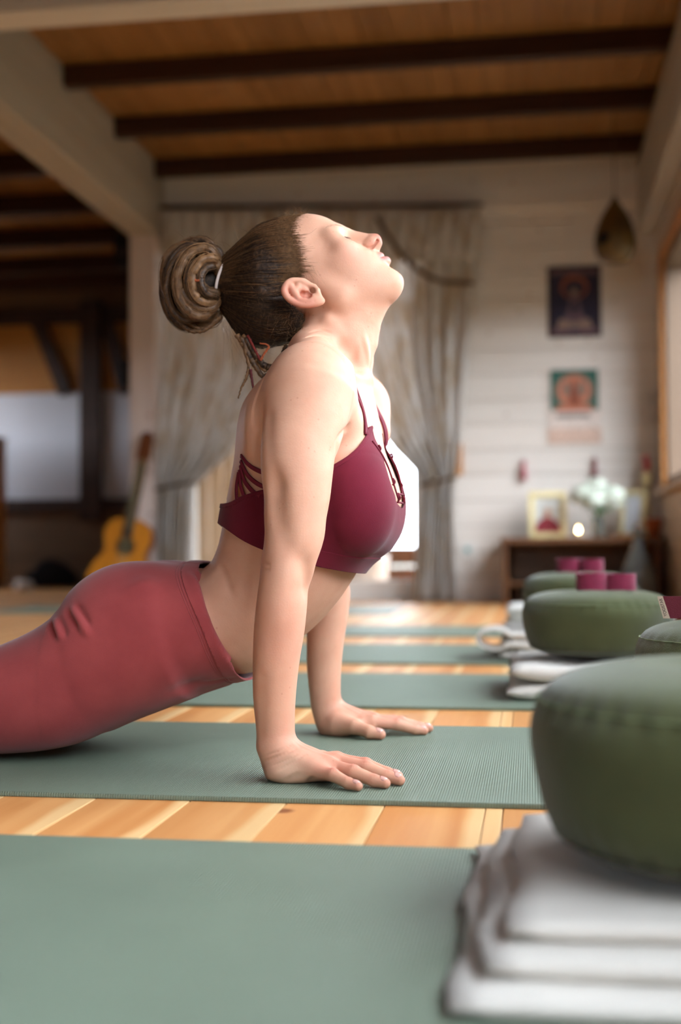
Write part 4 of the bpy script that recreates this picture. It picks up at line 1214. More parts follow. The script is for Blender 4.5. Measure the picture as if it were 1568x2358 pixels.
# --- leggings: pelvis, two thighs, shins and feet
HIPS = smooth_rows([(478, 1300, 590, 1556, .128, 2.3), (455, 1298, 558, 1562, .137, 2.3), (425, 1298, 520, 1574, .146, 2.3), (390, 1300, 478, 1588, .154, 2.3), (345, 1306, 430, 1604, .160, 2.4),
                    (300, 1317, 388, 1618, .160, 2.5), (262, 1334, 345, 1632, .158, 2.6), (225, 1358, 300, 1652, .152, 2.6)], 30)
hips = Loft([section(r, .0015) for r in HIPS])
def leg_loft():
    rows = smooth_rows([  # top outline, bottom outline, depth of the leg's middle, half width
        (345, 1325, 430, 1600, 1.722, .074), (262, 1342, 345, 1635, 1.718, .081), (200, 1366, 266, 1670, 1.714, .080), (158, 1394, 212, 1697, 1.712, .079), (112, 1432, 152, 1717, 1.710, .077),
        (60, 1462, 82, 1728, 1.708, .074), (0, 1488, 5, 1733, 1.706, .071), (-80, 1520, -80, 1737, 1.704, .066), (-160, 1548, -160, 1738, 1.702, .061), (-230, 1570, -230, 1738, 1.701, .058),
        (-300, 1580, -300, 1736, 1.700, .056), (-380, 1580, -380, 1734, 1.699, .058), (-470, 1588, -470, 1733, 1.698, .056), (-600, 1622, -600, 1733, 1.697, .046), (-740, 1655, -740, 1733, 1.696, .038), (-860, 1664, -860, 1733, 1.695, .036)], 60)
    rings = []
    for r in rows:
        T = P(r[0], r[1], r[4]); U = P(r[2], r[3], r[4]); c = (T + U) / 2; L = np.linalg.norm(T - U)
        rings.append(ell_ring(c, (T - U) / L, YV, L / 2, r[5], 2.15, 100))
    return Loft(rings)
LEG = leg_loft()
def leg_ops():
    o = [('u', hips, 0)]
    o += both(('u', LEG, .030))
    o += both(('u', Ell(P(300, 1408, 1.725), (.080, .066, .062)), .035))
    o.append(('bump', ((P(400, 1300, YM), P(180, 1370, YM)), .016, -.012), 0))
    return o
FL = build_field(np.array([-1.40, 1.60, -.004]), np.array([-.36, 2.0, .36]), .0036, [leg_ops()])
apply_ops(FL, line_marks(FL, [
    ([(164, 1398), (178, 1420), (192, 1442), (203, 1462)], .0042, .0060), ([(155, 1404), (168, 1428), (180, 1448)], .0044, -.0045), ([(176, 1394), (190, 1416), (206, 1442)], .0050, -.0030),
    ([(126, 1428), (131, 1446), (140, 1468)], .0040, .0060), ([(118, 1434), (124, 1452), (131, 1470)], .0042, -.0045), ([(138, 1424), (146, 1446), (152, 1466)], .0046, -.0025),
    ([(450, 1318), (458, 1345), (474, 1392), (492, 1440)], .0050, -.0034), ([(438, 1320), (448, 1352), (462, 1398)], .0055, .0026),
    ([(540, 1556), (500, 1568), (452, 1572)], .0060, -.0016), ([(470, 1560), (430, 1580), (380, 1594)], .0100, -.0016), ([(300, 1360), (330, 1350), (370, 1352)], .0150, .0014)]))
VL, QL = FL.mesh(); VL = FL.project(VL, 2); VL[:, 2] = np.maximum(VL[:, 2], MAT_T + .0016)
TL = tri_of(QL)
# waist edge: slightly bowed plane through the photographed edge
wa, wb = P(477, 1304, YM), P(578, 1557, YM)
wd = (wb - wa) / np.linalg.norm(wb - wa); wnrm = np.cross(wd, YV); wnrm = wnrm if wnrm[0] > 0 else -wnrm
WL = np.linalg.norm(wb - wa)
def waist_f(p):
    q = p - wa; s = (q @ wd) / WL
    return q @ wnrm - .010 * np.sin(np.clip(s, 0, 1) * np.pi) + .006 * ((p[:, 1] - YM) / .13) ** 2 * 0
VLn = vnormals(VL, TL)
# normals must point outwards
if ((VL - VL.mean(0)) * VLn).sum() < 0: TL = TL[:, ::-1]; VLn = -VLn
fw = waist_f(VL)
def sheet(V, T, N, f):
    V2, T2 = clip_mesh(np.hstack([V, N]), T, f); return V2[:, :3], T2, V2[:, 3:] / np.linalg.norm(V2[:, 3:], axis=1, keepdims=True)
a = sheet(VL, TL, VLn, fw)
leggings = shell('leggings', a[0], a[1], a[2], -.0008, .0010, ROSE); keep2(leggings, person)
b_ = sheet(VL, TL, VLn, np.maximum(fw - .0006, -(fw + .0165)))
band = shell('waistband', b_[0], b_[1], b_[2], .0002, .0026, ROSE, leggings)
def iso_lines(V, T, f, N=None):
    """ordered points along f = 0 on a triangle mesh"""
    ins = f < 0; n = ins[T].sum(1); seg = []
    for t in T[(n == 1) | (n == 2)]:
        ks = []
        for a_, b2 in ((t[0], t[1]), (t[1], t[2]), (t[2], t[0])):
            if ins[a_] != ins[b2]: ks.append((min(a_, b2), max(a_, b2)))
        seg.append(ks)
    adj = {}
    for a_, b2 in seg: adj.setdefault(a_, []).append(b2); adj.setdefault(b2, []).append(a_)
    pt = lambda k: V[k[0]] + (V[k[1]] - V[k[0]]) * (f[k[0]] / (f[k[0]] - f[k[1]]))
    out = []; seen = set()
    for s0 in list(adj):
        if s0 in seen: continue
        path = [s0]; seen.add(s0); cur = s0
        while True:
            nx = [k for k in adj[cur] if k not in seen]
            if not nx: break
            cur = nx[0]; seen.add(cur); path.append(cur)
        if len(path) > 20: out.append(np.array([pt(k) for k in path + [path[0]]]))
    return out
for off in (.0195, .0222):
    for ln in iso_lines(VL + VLn * .0011, TL, fw + off):
        for k in range(4): ln[1:-1] = (ln[:-2] + 2 * ln[1:-1] + ln[2:]) / 4
        V_, F_ = tube_arrays(ln[::2], .00055, 5, False)
        keep2(obj('stitch_line', mesh_from('stitch_line', V_, F_, True), ROSE), leggings)

# --- sports top: sheet over a smoothed torso, cut along the photographed edges
def bra_ops():
    o = [('u', torso, 0)]
    o += both(('u', Ell(P(812, 1178, 1.728), (.0525, .062, .060)), .045))
    o += both(('u', Ell(P(806, 1105, 1.720), (.040, .050, .050)), .040))
    o.append(('u', Ell(P(846, 1186, YM), (.046, .062, .060)), .030))
    o += both(('u', Ell(P(604, 1000, 1.695), (.024, .045, .065)), .030))
    o.append(('u', Loft([section((r[0], r[1], r[2] + 8, r[3], r[4], r[5])) for r in TORSO if 1060 < r[1] < 1215]), .02))
    o.append(('bump', ((P(548, 1010, YM), P(515, 1240, YM)), .016, -.004), 0))
    return o
FT = build_field(np.array([-.48, 1.62, .26]), np.array([-.15, 1.98, .66]), .0022, [bra_ops()])
VT, QT = FT.mesh(); VT = FT.project(VT, 2); TT = tri_of(QT); NT = vnormals(VT, TT)
if ((VT - VT.mean(0)) * NT).sum() < 0: TT = TT[:, ::-1]; NT = -NT
bvhT = BVHTree.FromPolygons([tuple(v) for v in VT], [tuple(int(i) for i in t) for t in TT])

def poly_sd(p, poly):
    """signed distance in pixels to a closed polygon, negative inside"""
    poly = np.asarray(poly, float); d = np.full(len(p), 1e9); ins = np.zeros(len(p), bool)
    for a, b in zip(poly, np.roll(poly, -1, 0)):
        e = b - a; w = p - a; t = np.clip((w @ e) / (e @ e), 0, 1); d = np.minimum(d, np.hypot(*(w - t[:, None] * e).T))
        c = ((a[1] > p[:, 1]) != (b[1] > p[:, 1])) & (p[:, 0] < (b[0] - a[0]) * (p[:, 1] - a[1]) / (b[1] - a[1] + 1e-12) + a[0]); ins ^= c
    return np.where(ins, -d, d)
def near_px(V):
    W = V.copy(); far = W[:, 1] > YM; W[far, 1] = 2 * YM - W[far, 1]; return to_px(W)
def cat(*segs): return [tuple(p) for s in segs for p in s]
TOP_EDGE = [tuple(p) for p in spline([(470, 1160), (526, 1160), (560, 1143), (601, 1129), (650, 1118), (700, 1105), (740, 1090), (768, 1073), (799, 1054), (824, 1031), (840, 1006), (846, 985)], 50)]
NECK_EDGE = [tuple(p) for p in spline([(853, 982), (860, 1012), (874, 1040), (884, 1075), (896, 1115), (905, 1140), (914, 1164), (960, 1200)], 30)]
HEM = [tuple(p) for p in spline([(960, 1322), (840, 1317), (800, 1313), (727, 1301), (660, 1284), (604, 1265), (560, 1244), (520, 1216), (470, 1180)], 40)]
# the chest below the neckline is covered to the middle, so the polygon is left open towards the front
BRA_POLY = TOP_EDGE + NECK_EDGE + HEM
SEAM = [(470, 1140), (520, 1172), (560, 1200), (604, 1224), (660, 1246), (727, 1264), (800, 1277), (845, 1281), (960, 1284)]
pT = near_px(VT); fb = poly_sd(pT, BRA_POLY) / SCALE
hemN = NT
def lower_band(pxy):
    s = np.interp(pxy[:, 0], [p[0] for p in SEAM], [p[1] for p in SEAM]); return pxy[:, 1] - s
a = sheet(VT, TT, NT, fb)
top = shell('sports_top', a[0], a[1], a[2], .0006, .0026, WINE); keep2(top, person)
# elastic hem band and bound edges
lb = lower_band(pT)
bandf = np.maximum(fb - .0004, -lb / SCALE)
bandf = np.where(pT[:, 0] > 690, bandf, 1.0)
a = sheet(VT, TT, NT, bandf)
if len(a[0]): shell('hem_band', a[0], a[1], a[2], .0010, .0040, WINE, top)
edge_poly = np.array(TOP_EDGE)
def poly_line_d(p, line):
    d = np.full(len(p), 1e9)
    for a_, b2 in zip(line[:-1], line[1:]):
        a_ = np.array(a_); b2 = np.array(b2); e = b2 - a_; w = p - a_; t = np.clip((w @ e) / (e @ e), 0, 1); d = np.minimum(d, np.hypot(*(w - t[:, None] * e).T))
    return d
ef = np.maximum(fb - .0003, (poly_line_d(pT, TOP_EDGE) - 9) / SCALE)
a = sheet(VT, TT, NT, ef); shell('bound_edge', a[0], a[1], a[2], .0012, .0036, WINE, top)

def hit(px, py, bv=bvhT):
    d = ray(px, py); h = bv.ray_cast(Vector(CAM_P), Vector(d).normalized())
    return (np.array(h[0]), np.array(h[1])) if h[0] is not None else None
def ribbon(name, pts3, nrm, w, th, m, parent):
    pts3 = np.asarray(pts3); T = np.gradient(pts3, axis=0); T /= np.linalg.norm(T, axis=1, keepdims=True) + 1e-12
    nrm = np.asarray(nrm); nrm = nrm - T * (nrm * T).sum(1, keepdims=True); nrm /= np.linalg.norm(nrm, axis=1, keepdims=True) + 1e-12
    S_ = np.cross(T, nrm); V = []
    prof = [(-1, -1), (-1, .4), (-.75, 1), (.75, 1), (1, .4), (1, -1)]
    for p, s_, n_ in zip(pts3, S_, nrm): V += [p + s_ * w / 2 * a + n_ * th / 2 * b for a, b in prof]
    k = len(prof); F = []
    for i in range(len(pts3) - 1):
        for j in range(k): F.append((i * k + j, i * k + (j + 1) % k, (i + 1) * k + (j + 1) % k, (i + 1) * k + j))
    F.append(tuple(range(k))[::-1]); F.append(tuple(range((len(pts3) - 1) * k, len(pts3) * k)))
    me = mesh_from(name, V, F, True); bm = bmesh.new(); bm.from_mesh(me); bmesh.ops.recalc_face_normals(bm, faces=bm.faces[:]); bm.to_mesh(me); bm.free()
    return keep2(obj(name, me, m), parent)
bodyV = co_of(bme)
FBN = None
def on_field(F, p, off):
    """nearest point on the skin field, lifted by off"""
    q = F.project(np.atleast_2d(np.asarray(p, float)), 8); e = .003
    g = np.stack([(F.sample(q + np.eye(3)[k] * e) - F.sample(q - np.eye(3)[k] * e)) for k in range(3)], -1); g /= np.linalg.norm(g, axis=1, keepdims=True) + 1e-12
    return q + g * off, g
def on_body(p, off): return on_field(FB, p, off)
def strap(px_pts, ys, w, n=26, off=.0022, name='strap', F=None, far=0.0):
    """strap along photographed points, laid on the skin; mirrored for the far side"""
    p = spline([P(x, y, Y) for (x, y), Y in zip(px_pts, ys)], n)
    q, g = on_field(F or FB, p, off)
    for k in range(3): q[1:-1] = (q[:-2] + 2 * q[1:-1] + q[2:]) / 4
    ribbon(name, q, g, w, .0022, WINE_D, top)
    pm = p.copy(); pm[:, 1] = 2 * YM - pm[:, 1]; pm[:, 0] += far; qm, gm = on_field(F or FB, pm, off)
    for k in range(3): qm[1:-1] = (qm[:-2] + 2 * qm[1:-1] + qm[2:]) / 4
    ribbon(name, qm, gm, w, .0022, WINE_D, top)
# shoulder straps over the front, and the thin lacing along the neckline
strap([(848, 1000), (842, 965), (832, 920), (820, 872), (806, 846), (794, 846)], [1.708, 1.712, 1.716, 1.720, 1.722, 1.716], .0085, 30)
strap([(858, 1012), (850, 975), (840, 925), (828, 885), (818, 862)], [1.715, 1.718, 1.722, 1.726, 1.728], .0038, 24)
strap([(862, 1012), (874, 1042), (884, 1078), (897, 1118), (909, 1152)], [1.715, 1.722, 1.730, 1.745, 1.765], .0034, 20, .0034, 'neck_cord', FT)
for (x, y, Y) in ((873, 1032, 1.722), (896, 1112, 1.745), (908, 1148, 1.765)):
    q, g = on_field(FT, P(x, y, Y), .003)
    for mir in (0, 1):
        c = q[0].copy()
        if mir: c[1] = 2 * YM - c[1]
        me = MB().tube(spline([c + np.array([0, 0, .005]), c + np.array([.003, 0, 0]), c - np.array([0, 0, .005])], 7), .0017, 6).mesh('loop', True)
        keep2(obj('lace_loop', me, WINE_D), top)
for dz in (0, .012):
    c0, g0 = on_field(FT, P(905, 1140, 1.765), .004); c0 = c0[0] - np.array([0, 0, dz])
    c1 = np.array([c0[0], 2 * YM - c0[1], c0[2]]); md = (c0 + c1) / 2 + np.array([.003, 0, 0])
    keep2(obj('cross_cord', MB().tube(spline([c0, md, c1], 12), .0016, 6).mesh('cross_cord', True), WINE_D), top)
# fan of straps across the back
def cast_strap(px_pts, w, name, n=18):
    q = []; g = []
    for x, y in spline(px_pts, n):
        h = None
        for dx in range(0, 14):
            h = hit(x + dx, y)
            if h is not None: break
        if h is None: continue
        q.append(h[0]); g.append(h[1])
    q = np.array(q); g = np.array(g)
    for k in range(2): q[1:-1] = (q[:-2] + 2 * q[1:-1] + q[2:]) / 4
    q = q + g * .0022
    ribbon(name, q, g, w, .0022, WINE_D, top)
    q[:, 1] = 2 * YM - q[:, 1]; g[:, 1] *= -1
    ribbon(name, q, g, w, .0022, WINE_D, top)
for pts in ([(558, 1050), (575, 1070), (602, 1086), (640, 1098)], [(557, 1062), (572, 1094), (602, 1118), (640, 1130)], [(556, 1072), (564, 1106), (586, 1134), (600, 1142)],
            [(554, 1082), (556, 1116), (565, 1146)], [(552, 1088), (547, 1122), (548, 1156)]):
    cast_strap(pts, .0060, 'back_strap')
ctr = [on_field(FT, P(x, y, YM), .003) for x, y in ((557, 1042), (550, 1075), (540, 1112), (530, 1152))]
ribbon('centre_strap', spline([c[0][0] for c in ctr], 14), spline([c[1][0] for c in ctr], 14), .010, .003, WINE_D, top)
# ------------------------------------------------------------------ hair, lashes, nails
rng = np.random.default_rng(7)
def hair_material(name, dark, light):
    m = bpy.data.materials.new(name); m.use_nodes = True
    nt = m.node_tree; N = nt.nodes; L = nt.links; b = N['Principled BSDF']
    at = N.new('ShaderNodeVertexColor'); at.layer_name = 'tone'
    tc = N.new('ShaderNodeTexCoord'); nz = N.new('ShaderNodeTexNoise'); nz.inputs['Scale'].default_value = 260; nz.inputs['Detail'].default_value = 3
    L.new(tc.outputs['Object'], nz.inputs['Vector'])
    ad = N.new('ShaderNodeMath'); ad.operation = 'MULTIPLY_ADD'; ad.inputs[1].default_value = .5; ad.inputs[2].default_value = -.25
    L.new(nz.outputs['Fac'], ad.inputs[0])
    sm = N.new('ShaderNodeMath'); sm.operation = 'ADD'; sm.use_clamp = True
    L.new(at.outputs['Color'], sm.inputs[0]); L.new(ad.outputs[0], sm.inputs[1])
    mx = N.new('ShaderNodeMix'); mx.data_type = 'RGBA'; mx.inputs['A'].default_value = S(dark); mx.inputs['B'].default_value = S(light)
    L.new(sm.outputs[0], mx.inputs['Factor']); L.new(mx.outputs['Result'], b.inputs['Base Color'])
    b.inputs['Roughness'].default_value = .55; b.inputs['Specular IOR Level'].default_value = .35
    bp = N.new('ShaderNodeBump'); bp.inputs['Strength'].default_value = .6; bp.inputs['Distance'].default_value = .0012
    L.new(nz.outputs['Fac'], bp.inputs['Height']); L.new(bp.outputs[0], b.inputs['Normal'])
    return m
HAIR = hair_material('brown_hair', (38, 24, 16), (156, 112, 72))
def tone(me, v):
    at = me.color_attributes.new('tone', 'FLOAT_COLOR', 'POINT')
    v = np.broadcast_to(np.asarray(v, float), (len(me.vertices),)).astype(np.float32)
    at.data.foreach_set('color', np.stack([v, v, v, np.ones_like(v)], 1).ravel())

TIE_C = P(517, 652, YM)
def hair_ops():
    o = [('u', HE((-28, 0, 70), (143, 119, 116)), 0)]
    o.append(('u', Ell(P(628, 716, YM), (.056, .060, .050)), .03))
    o.append(('u', Cap(P(612, 640, YM), P(520, 652, YM), .064, .037), .035))
    o.append(('u', Cap(P(560, 690, YM), P(585, 770, YM), .028, .016), .025))
    for k in range(26):                # locks: shallow grooves running to the tie
        a = rng.uniform(-1.2, 1.2); y = rng.uniform(-.075, .075)
        p0 = P(rng.uniform(600, 690), 640 + a * 110, YM + y); p1 = TIE_C + np.array([0, y * .5, -(a * .030)])
        o.append(('bump', ((p0, p1), rng.uniform(.004, .008), rng.choice([-1, 1]) * rng.uniform(.0012, .0026)), 0))
    return o
FHR = build_field(np.array([-.49, 1.69, .52]), np.array([-.22, 1.91, .82]), .0022, [hair_ops()])
VH, QH = FHR.mesh(); VH = FHR.project(VH, 2); TH = tri_of(QH); NH = vnormals(VH, TH)
if ((VH - VH.mean(0)) * NH).sum() < 0: TH = TH[:, ::-1]; NH = -NH
HAIR_POLY = [tuple(p) for p in spline([(704, 455), (688, 488), (672, 510), (670, 532), (676, 556), (682, 585), (688, 612), (690, 632), (680, 645), (668, 650), (655, 662), (654, 684), (668, 702), (688, 716), (700, 738), (697, 765), (684, 795), (650, 850)], 60)] + [(450, 850), (450, 455)]
fh = poly_sd(near_px(VH), HAIR_POLY) / SCALE
fh = np.maximum(fh, (TIE_C[0] - .002) - VH[:, 0])
# ragged hairline
fh = fh + .0022 * np.sin(VH[:, 2] * 1900 + np.sin(VH[:, 0] * 700) * 2) * (np.abs(fh) < .006)
VHc, THc, NHc = sheet(VH, TH, NH, fh)
# the cap thins out and lies on the scalp towards the hairline
dq = np.clip(-poly_sd(near_px(VHc), HAIR_POLY) / 34.0, 0, 1); dq = dq * dq * (3 - 2 * dq)
ix = np.where((dq < .999) & (near_px(VHc)[:, 1] < 690))[0]
sk_, sg_ = on_field(FB, VHc[ix], .0006)
far_ = np.linalg.norm(sk_ - VHc[ix], axis=1) > .02
sk_[far_] = VHc[ix][far_]
VHc[ix] = sk_ * (1 - dq[ix])[:, None] + VHc[ix] * dq[ix][:, None]
hair = shell('hair', VHc, THc, NHc, -.0035, -.0002, HAIR)
tn_ = .05 + .40 * (1 - dq) ** 2 * (near_px(VHc)[:, 1] < 660)
tone(hair.data, np.concatenate([tn_, tn_]))
keep2(hair, person)

def strand_mesh(name, paths, rads, tones, sides=3):
    Vs, Fs, Ts = [], [], []; n0 = 0
    for p, r, t in zip(paths, rads, tones):
        V_, F_ = tube_arrays(p, np.linspace(r, r * .45, len(p)), sides, False)
        Vs.append(V_); Fs.append(np.array(F_) + n0); n0 += len(V_); Ts.append(np.full(len(V_), t))
    me = mesh_np(name, np.vstack(Vs), np.vstack(Fs)); tone(me, np.concatenate(Ts)); return me
def lay(path, off):
    q = FHR.project(path, 4); e = .003
    g = np.stack([(FHR.sample(q + np.eye(3)[k] * e) - FHR.sample(q - np.eye(3)[k] * e)) for k in range(3)], -1); g /= np.linalg.norm(g, axis=1, keepdims=True) + 1e-12
    return q + g * np.asarray(off)[:, None]
# combed strands from all over the scalp to the tie
roots = VHc[rng.choice(len(VHc), 1500)]
edge_i = np.where(np.abs(poly_sd(near_px(VHc), HAIR_POLY)) < 14)[0]
roots = np.vstack([roots, VHc[rng.choice(edge_i, 4200)]])
nearpx = near_px(roots); HL = np.abs(poly_sd(nearpx, HAIR_POLY)); edge = (HL < 14) & (nearpx[:, 1] < 650)
M_ = len(roots); n = 14; t = np.linspace(0, 1, n)[None, :, None]
ang = np.arctan2(roots[:, 2] - TIE_C[2], roots[:, 1] - YM)
end = TIE_C + np.stack([0 * ang, .036 * np.cos(ang), .038 * np.sin(ang)], 1) * rng.uniform(.9, 1.0, (M_, 1))
away = roots - TIE_C; away /= np.linalg.norm(away, axis=1, keepdims=True)
lead = np.where(edge, rng.gamma(1.5, .0042, M_), 0)[:, None] * away + np.where(edge, rng.normal(0, .003, M_), 0)[:, None] * HU
pth = (roots + lead)[:, None] * (1 - t) + end[:, None] * t
off = rng.uniform(.0002, .0016, (M_, 1)) + .0006 * np.sin(np.linspace(0, 1, n)[None] * rng.uniform(3, 9, (M_, 1)) + rng.uniform(0, 6, (M_, 1))) * np.linspace(1, .2, n)[None]
pth = lay(pth.reshape(-1, 3), np.maximum(off, .0001).ravel()).reshape(M_, n, 3)
wq = np.clip(-poly_sd(near_px(pth.reshape(-1, 3)), HAIR_POLY) / 34.0, 0, 1); wq = (wq * wq * (3 - 2 * wq)); pf = pth.reshape(-1, 3); ih = np.where((wq < .999) & (near_px(pf)[:, 1] < 690))[0]
sk_, _g = on_field(FB, pf[ih], .0008); ok_ = np.linalg.norm(sk_ - pf[ih], axis=1) < .02; ih = ih[ok_]; sk_ = sk_[ok_]
pf[ih] = sk_ * (1 - wq[ih])[:, None] + pf[ih] * wq[ih][:, None]; pth = pf.reshape(M_, n, 3)
pth[edge, 0] = FB.project((roots + lead)[edge], 6)
pth[edge, 1] = (pth[edge, 0] + pth[edge, 2]) / 2 + .0006 * HU
paths = list(pth); rads = np.where(edge, rng.uniform(.00007, .00017, M_), rng.uniform(.00022, .00045, M_))
tones = np.clip(rng.normal(.12, .12, M_) + np.where(edge, .30, 0) - .10 * (nearpx[:, 1] > 680), 0, 1)
# fine down at the temple and along the forehead
K_ = 3600; e2 = rng.choice(np.where((np.abs(poly_sd(near_px(VHc), HAIR_POLY)) < 10) & (near_px(VHc)[:, 1] < 655))[0], K_)
r0 = VHc[e2]; pn = near_px(r0)[:, 1]
ld = rng.gamma(1.6, .0050, K_) * np.where(pn > 540, 1.25, .7); aw = r0 - TIE_C; aw /= np.linalg.norm(aw, axis=1, keepdims=True)
st_ = r0 + ld[:, None] * aw + rng.normal(0, .003, (K_, 1)) * HU
en_ = r0 - .018 * aw + rng.normal(0, .003, (K_, 1)) * HU
tt = np.linspace(0, 1, 8)[None, :, None]; dn = st_[:, None] * (1 - tt) + en_[:, None] * tt
dn, _g = on_field(FB, dn.reshape(-1, 3), .0005); dn = (dn + _g * .0007 * np.tile(np.linspace(0, 1, 8), K_)[:, None]).reshape(K_, 8, 3)
okd = np.linalg.norm(np.diff(dn, axis=1), axis=2).max(1) < .012
paths += list(dn[okd]); rads = np.concatenate([rads, rng.uniform(.00005, .00010, okd.sum())]); tones = np.concatenate([tones, np.clip(rng.normal(.40, .18, okd.sum()), .1, 1)])
sm_ = obj('hair_strands', strand_mesh('hair_strands', paths, rads, tones), HAIR); keep2(sm_, hair); sm_['kind'] = 'stuff'
# stray hairs: forehead tuft, temple, nape
paths = []; rads = []; tones = []
def stray(px, py, Y, d, L_, curl, tn, r=.00018):
    p0 = P(px, py, Y); d = np.array(d, float); d /= np.linalg.norm(d); n = 10; t = np.linspace(0, 1, n)[:, None]
    side = np.cross(d, rng.normal(size=3)); side /= np.linalg.norm(side)
    paths.append(p0 + d * t * L_ + side * curl * L_ * t ** 2 + np.array([0, 0, -.25]) * L_ * t ** 2); rads.append(r); tones.append(tn)
for k in range(46):
    stray(rng.uniform(655, 708), rng.uniform(490, 500), YM + rng.normal(0, .02), (rng.normal(-.5, .7), rng.normal(0, .3), 1), rng.uniform(.006, .020), rng.normal(0, .5), rng.uniform(.5, 1), .00013)
for k in range(70):
    x = rng.uniform(640, 700); stray(x, rng.uniform(700, 775), 1.742 + (700 - x) * .0001, (rng.normal(.2, .8), -.35, rng.normal(-.5, .7)), rng.uniform(.010, .030), rng.normal(0, .7), rng.uniform(.3, .95), .00011)
for k in range(22):
    stray(rng.uniform(560, 660), rng.uniform(620, 740), 1.728, (rng.normal(-.2, .8), -.5, rng.normal(0, .8)), rng.uniform(.008, .022), rng.normal(0, .8), rng.uniform(.3, .9), .00010)
for k in range(16):
    stray(rng.uniform(700, 735), rng.uniform(600, 660), 1.724, (rng.normal(.5, .3), -.05, rng.normal(-.9, .2)), rng.uniform(.012, .034), rng.normal(0, .4), rng.uniform(.4, .8), .00013)
for k in range(18):
    stray(rng.uniform(510, 560), rng.uniform(715, 760), YM + rng.normal(0, .02), (rng.normal(.35, .25), rng.normal(0, .2), -1), rng.uniform(.02, .07), rng.normal(0, .3), rng.uniform(.2, .7), .00015)
for k in range(12):
    stray(rng.uniform(420, 600), rng.uniform(545, 575), YM, (rng.normal(-.7, .5), rng.normal(0, .3), rng.uniform(.3, 1)), rng.uniform(.012, .035), rng.normal(0, .5), rng.uniform(.4, .9), .00014)
so_ = obj('stray_hairs', strand_mesh('stray_hairs', paths, rads, tones), HAIR); keep2(so_, hair); so_['kind'] = 'stuff'

# dreadlocks
def dread(name, pts, r0, r1, tn, parent, m=None, n=None, lump=.14):
    n = n or max(12, int(len(pts) * 7)); p = spline(pts, n)
    p = p + rng.normal(0, r0 * .10, p.shape)
    rad = np.linspace(r0, r1, n) * (1 + lump * np.sin(np.arange(n) * 1.9 + rng.uniform(0, 6)) * rng.uniform(.3, 1, n))
    V_, F_ = tube_arrays(p, rad, 10, True); me = mesh_from(name, V_, F_, True)
    if m is None: tone(me, np.clip(tn + rng.normal(0, .10, len(V_)), 0, 1))
    return keep2(obj(name, me, m or HAIR), parent)
LOOP = np.array([(506, 614), (484, 574), (448, 561), (406, 574), (382, 612), (377, 656), (389, 702), (420, 738), (462, 748), (490, 728), (502, 692)], float)
CB = np.array([452.0, 655.0])
core = Loft([ell_ring(P(x, 655, YM), np.array([0, 0, 1.0]), YV, a_, b2, 2, 24) for x, a_, b2 in ((396, .012, .012), (410, .030, .028), (440, .040, .036), (475, .040, .036), (500, .034, .032), (514, .030, .030))])
V_, T_ = core.arrays(); me = mesh_np('bun_core', V_, T_); tone(me, .02); keep2(obj('bun_core', me, HAIR), hair)
strp = []; strr = []; strt = []
def loop_lock(s, y, rot, r, tn, ecc=1.0):
    q = (LOOP - CB) * np.array([s, s * ecc]); c, s2 = math.cos(rot), math.sin(rot); k = np.linspace(0, 1, len(q))
    w = np.clip(np.sin(k * np.pi) * 2.0, 0, 1)[:, None]                      # keep both ends in the tie
    q = (q @ np.array([[c, s2], [-s2, c]]) + np.array([(1 - s) * 52 + rng.normal(0, 4), rng.normal(0, 5) - (1 - s) * 14])) * w + (LOOP - CB) * np.array([1, .62]) * (1 - w) + CB
    pts = [P(a, b, YM + y * (.45 + .55 * math.sin(kk * math.pi))) for (a, b), kk in zip(q, k)]
    dread('dreadlock', pts, r, r * .9, tn, hair, n=46)
    base = spline(pts, 30); _, T_, N_, B_ = frames(base)
    for j in range(22):
        th = rng.uniform(0, 6.28); tw = rng.uniform(-2, 2); rr = r * rng.uniform(.98, 1.22); ph = th + tw * np.linspace(0, 1, 30)
        strp.append(base + rr * (np.cos(ph)[:, None] * N_ + np.sin(ph)[:, None] * B_)); strr.append(rng.uniform(.0002, .0004)); strt.append(np.clip(tn + rng.normal(.18, .20), 0, 1))
for k in range(36):
    lay_ = k % 6                                         # from the near face of the bun to its far face
    y = (-.058, -.044, -.028, -.008, .018, .042)[lay_] + rng.normal(0, .004)
    smax = (.78, .90, .98, 1.02, .98, .86)[lay_]
    s_ = smax * (.44 + .56 * ((k // 6) / 5.0)) * rng.uniform(.96, 1.03)
    loop_lock(s_, y, rng.normal(0, .22), rng.uniform(.0042, .0080), np.clip(rng.normal(.22 if lay_ < 3 else .12, .14), .02, .6), rng.uniform(.92, 1.10))
bs = obj('bun_strands', strand_mesh('bun_strands', strp, strr, strt), HAIR); keep2(bs, hair); bs['kind'] = 'stuff'
for (pts, r0, r1, tn) in [
    ([(500, 735), (470, 760), (440, 762), (418, 745), (400, 718)], .0036, .0030, .25), ([(510, 728), (482, 752), (455, 756), (432, 738)], .0032, .0026, .30),
    ([(545, 770), (562, 800), (573, 835), (568, 868), (556, 892), (549, 918)], .0040, .0009, .45), ([(550, 775), (566, 812), (574, 850), (580, 872)], .0034, .0020, .35),
    ([(556, 776), (572, 815), (590, 846), (606, 868), (616, 862)], .0042, .0034, .22), ([(566, 778), (586, 812), (604, 838), (628, 846), (648, 826), (660, 796)], .0052, .0046, .10),
    ([(560, 772), (580, 806), (596, 838), (612, 856)], .0030, .0026, .55)]:
    dread('dreadlock', [P(x, y, 1.775) for x, y in pts], r0, r1, tn, hair)
RED_T = mat('red_thread', (120, 34, 26), rough=.8, var=.4, scale=300); ORANGE_T = mat('orange_thread', (168, 82, 44), rough=.8, var=.35, scale=300); DKRED_T = mat('dark_red_thread', (96, 34, 36), rough=.8, var=.3, scale=300)
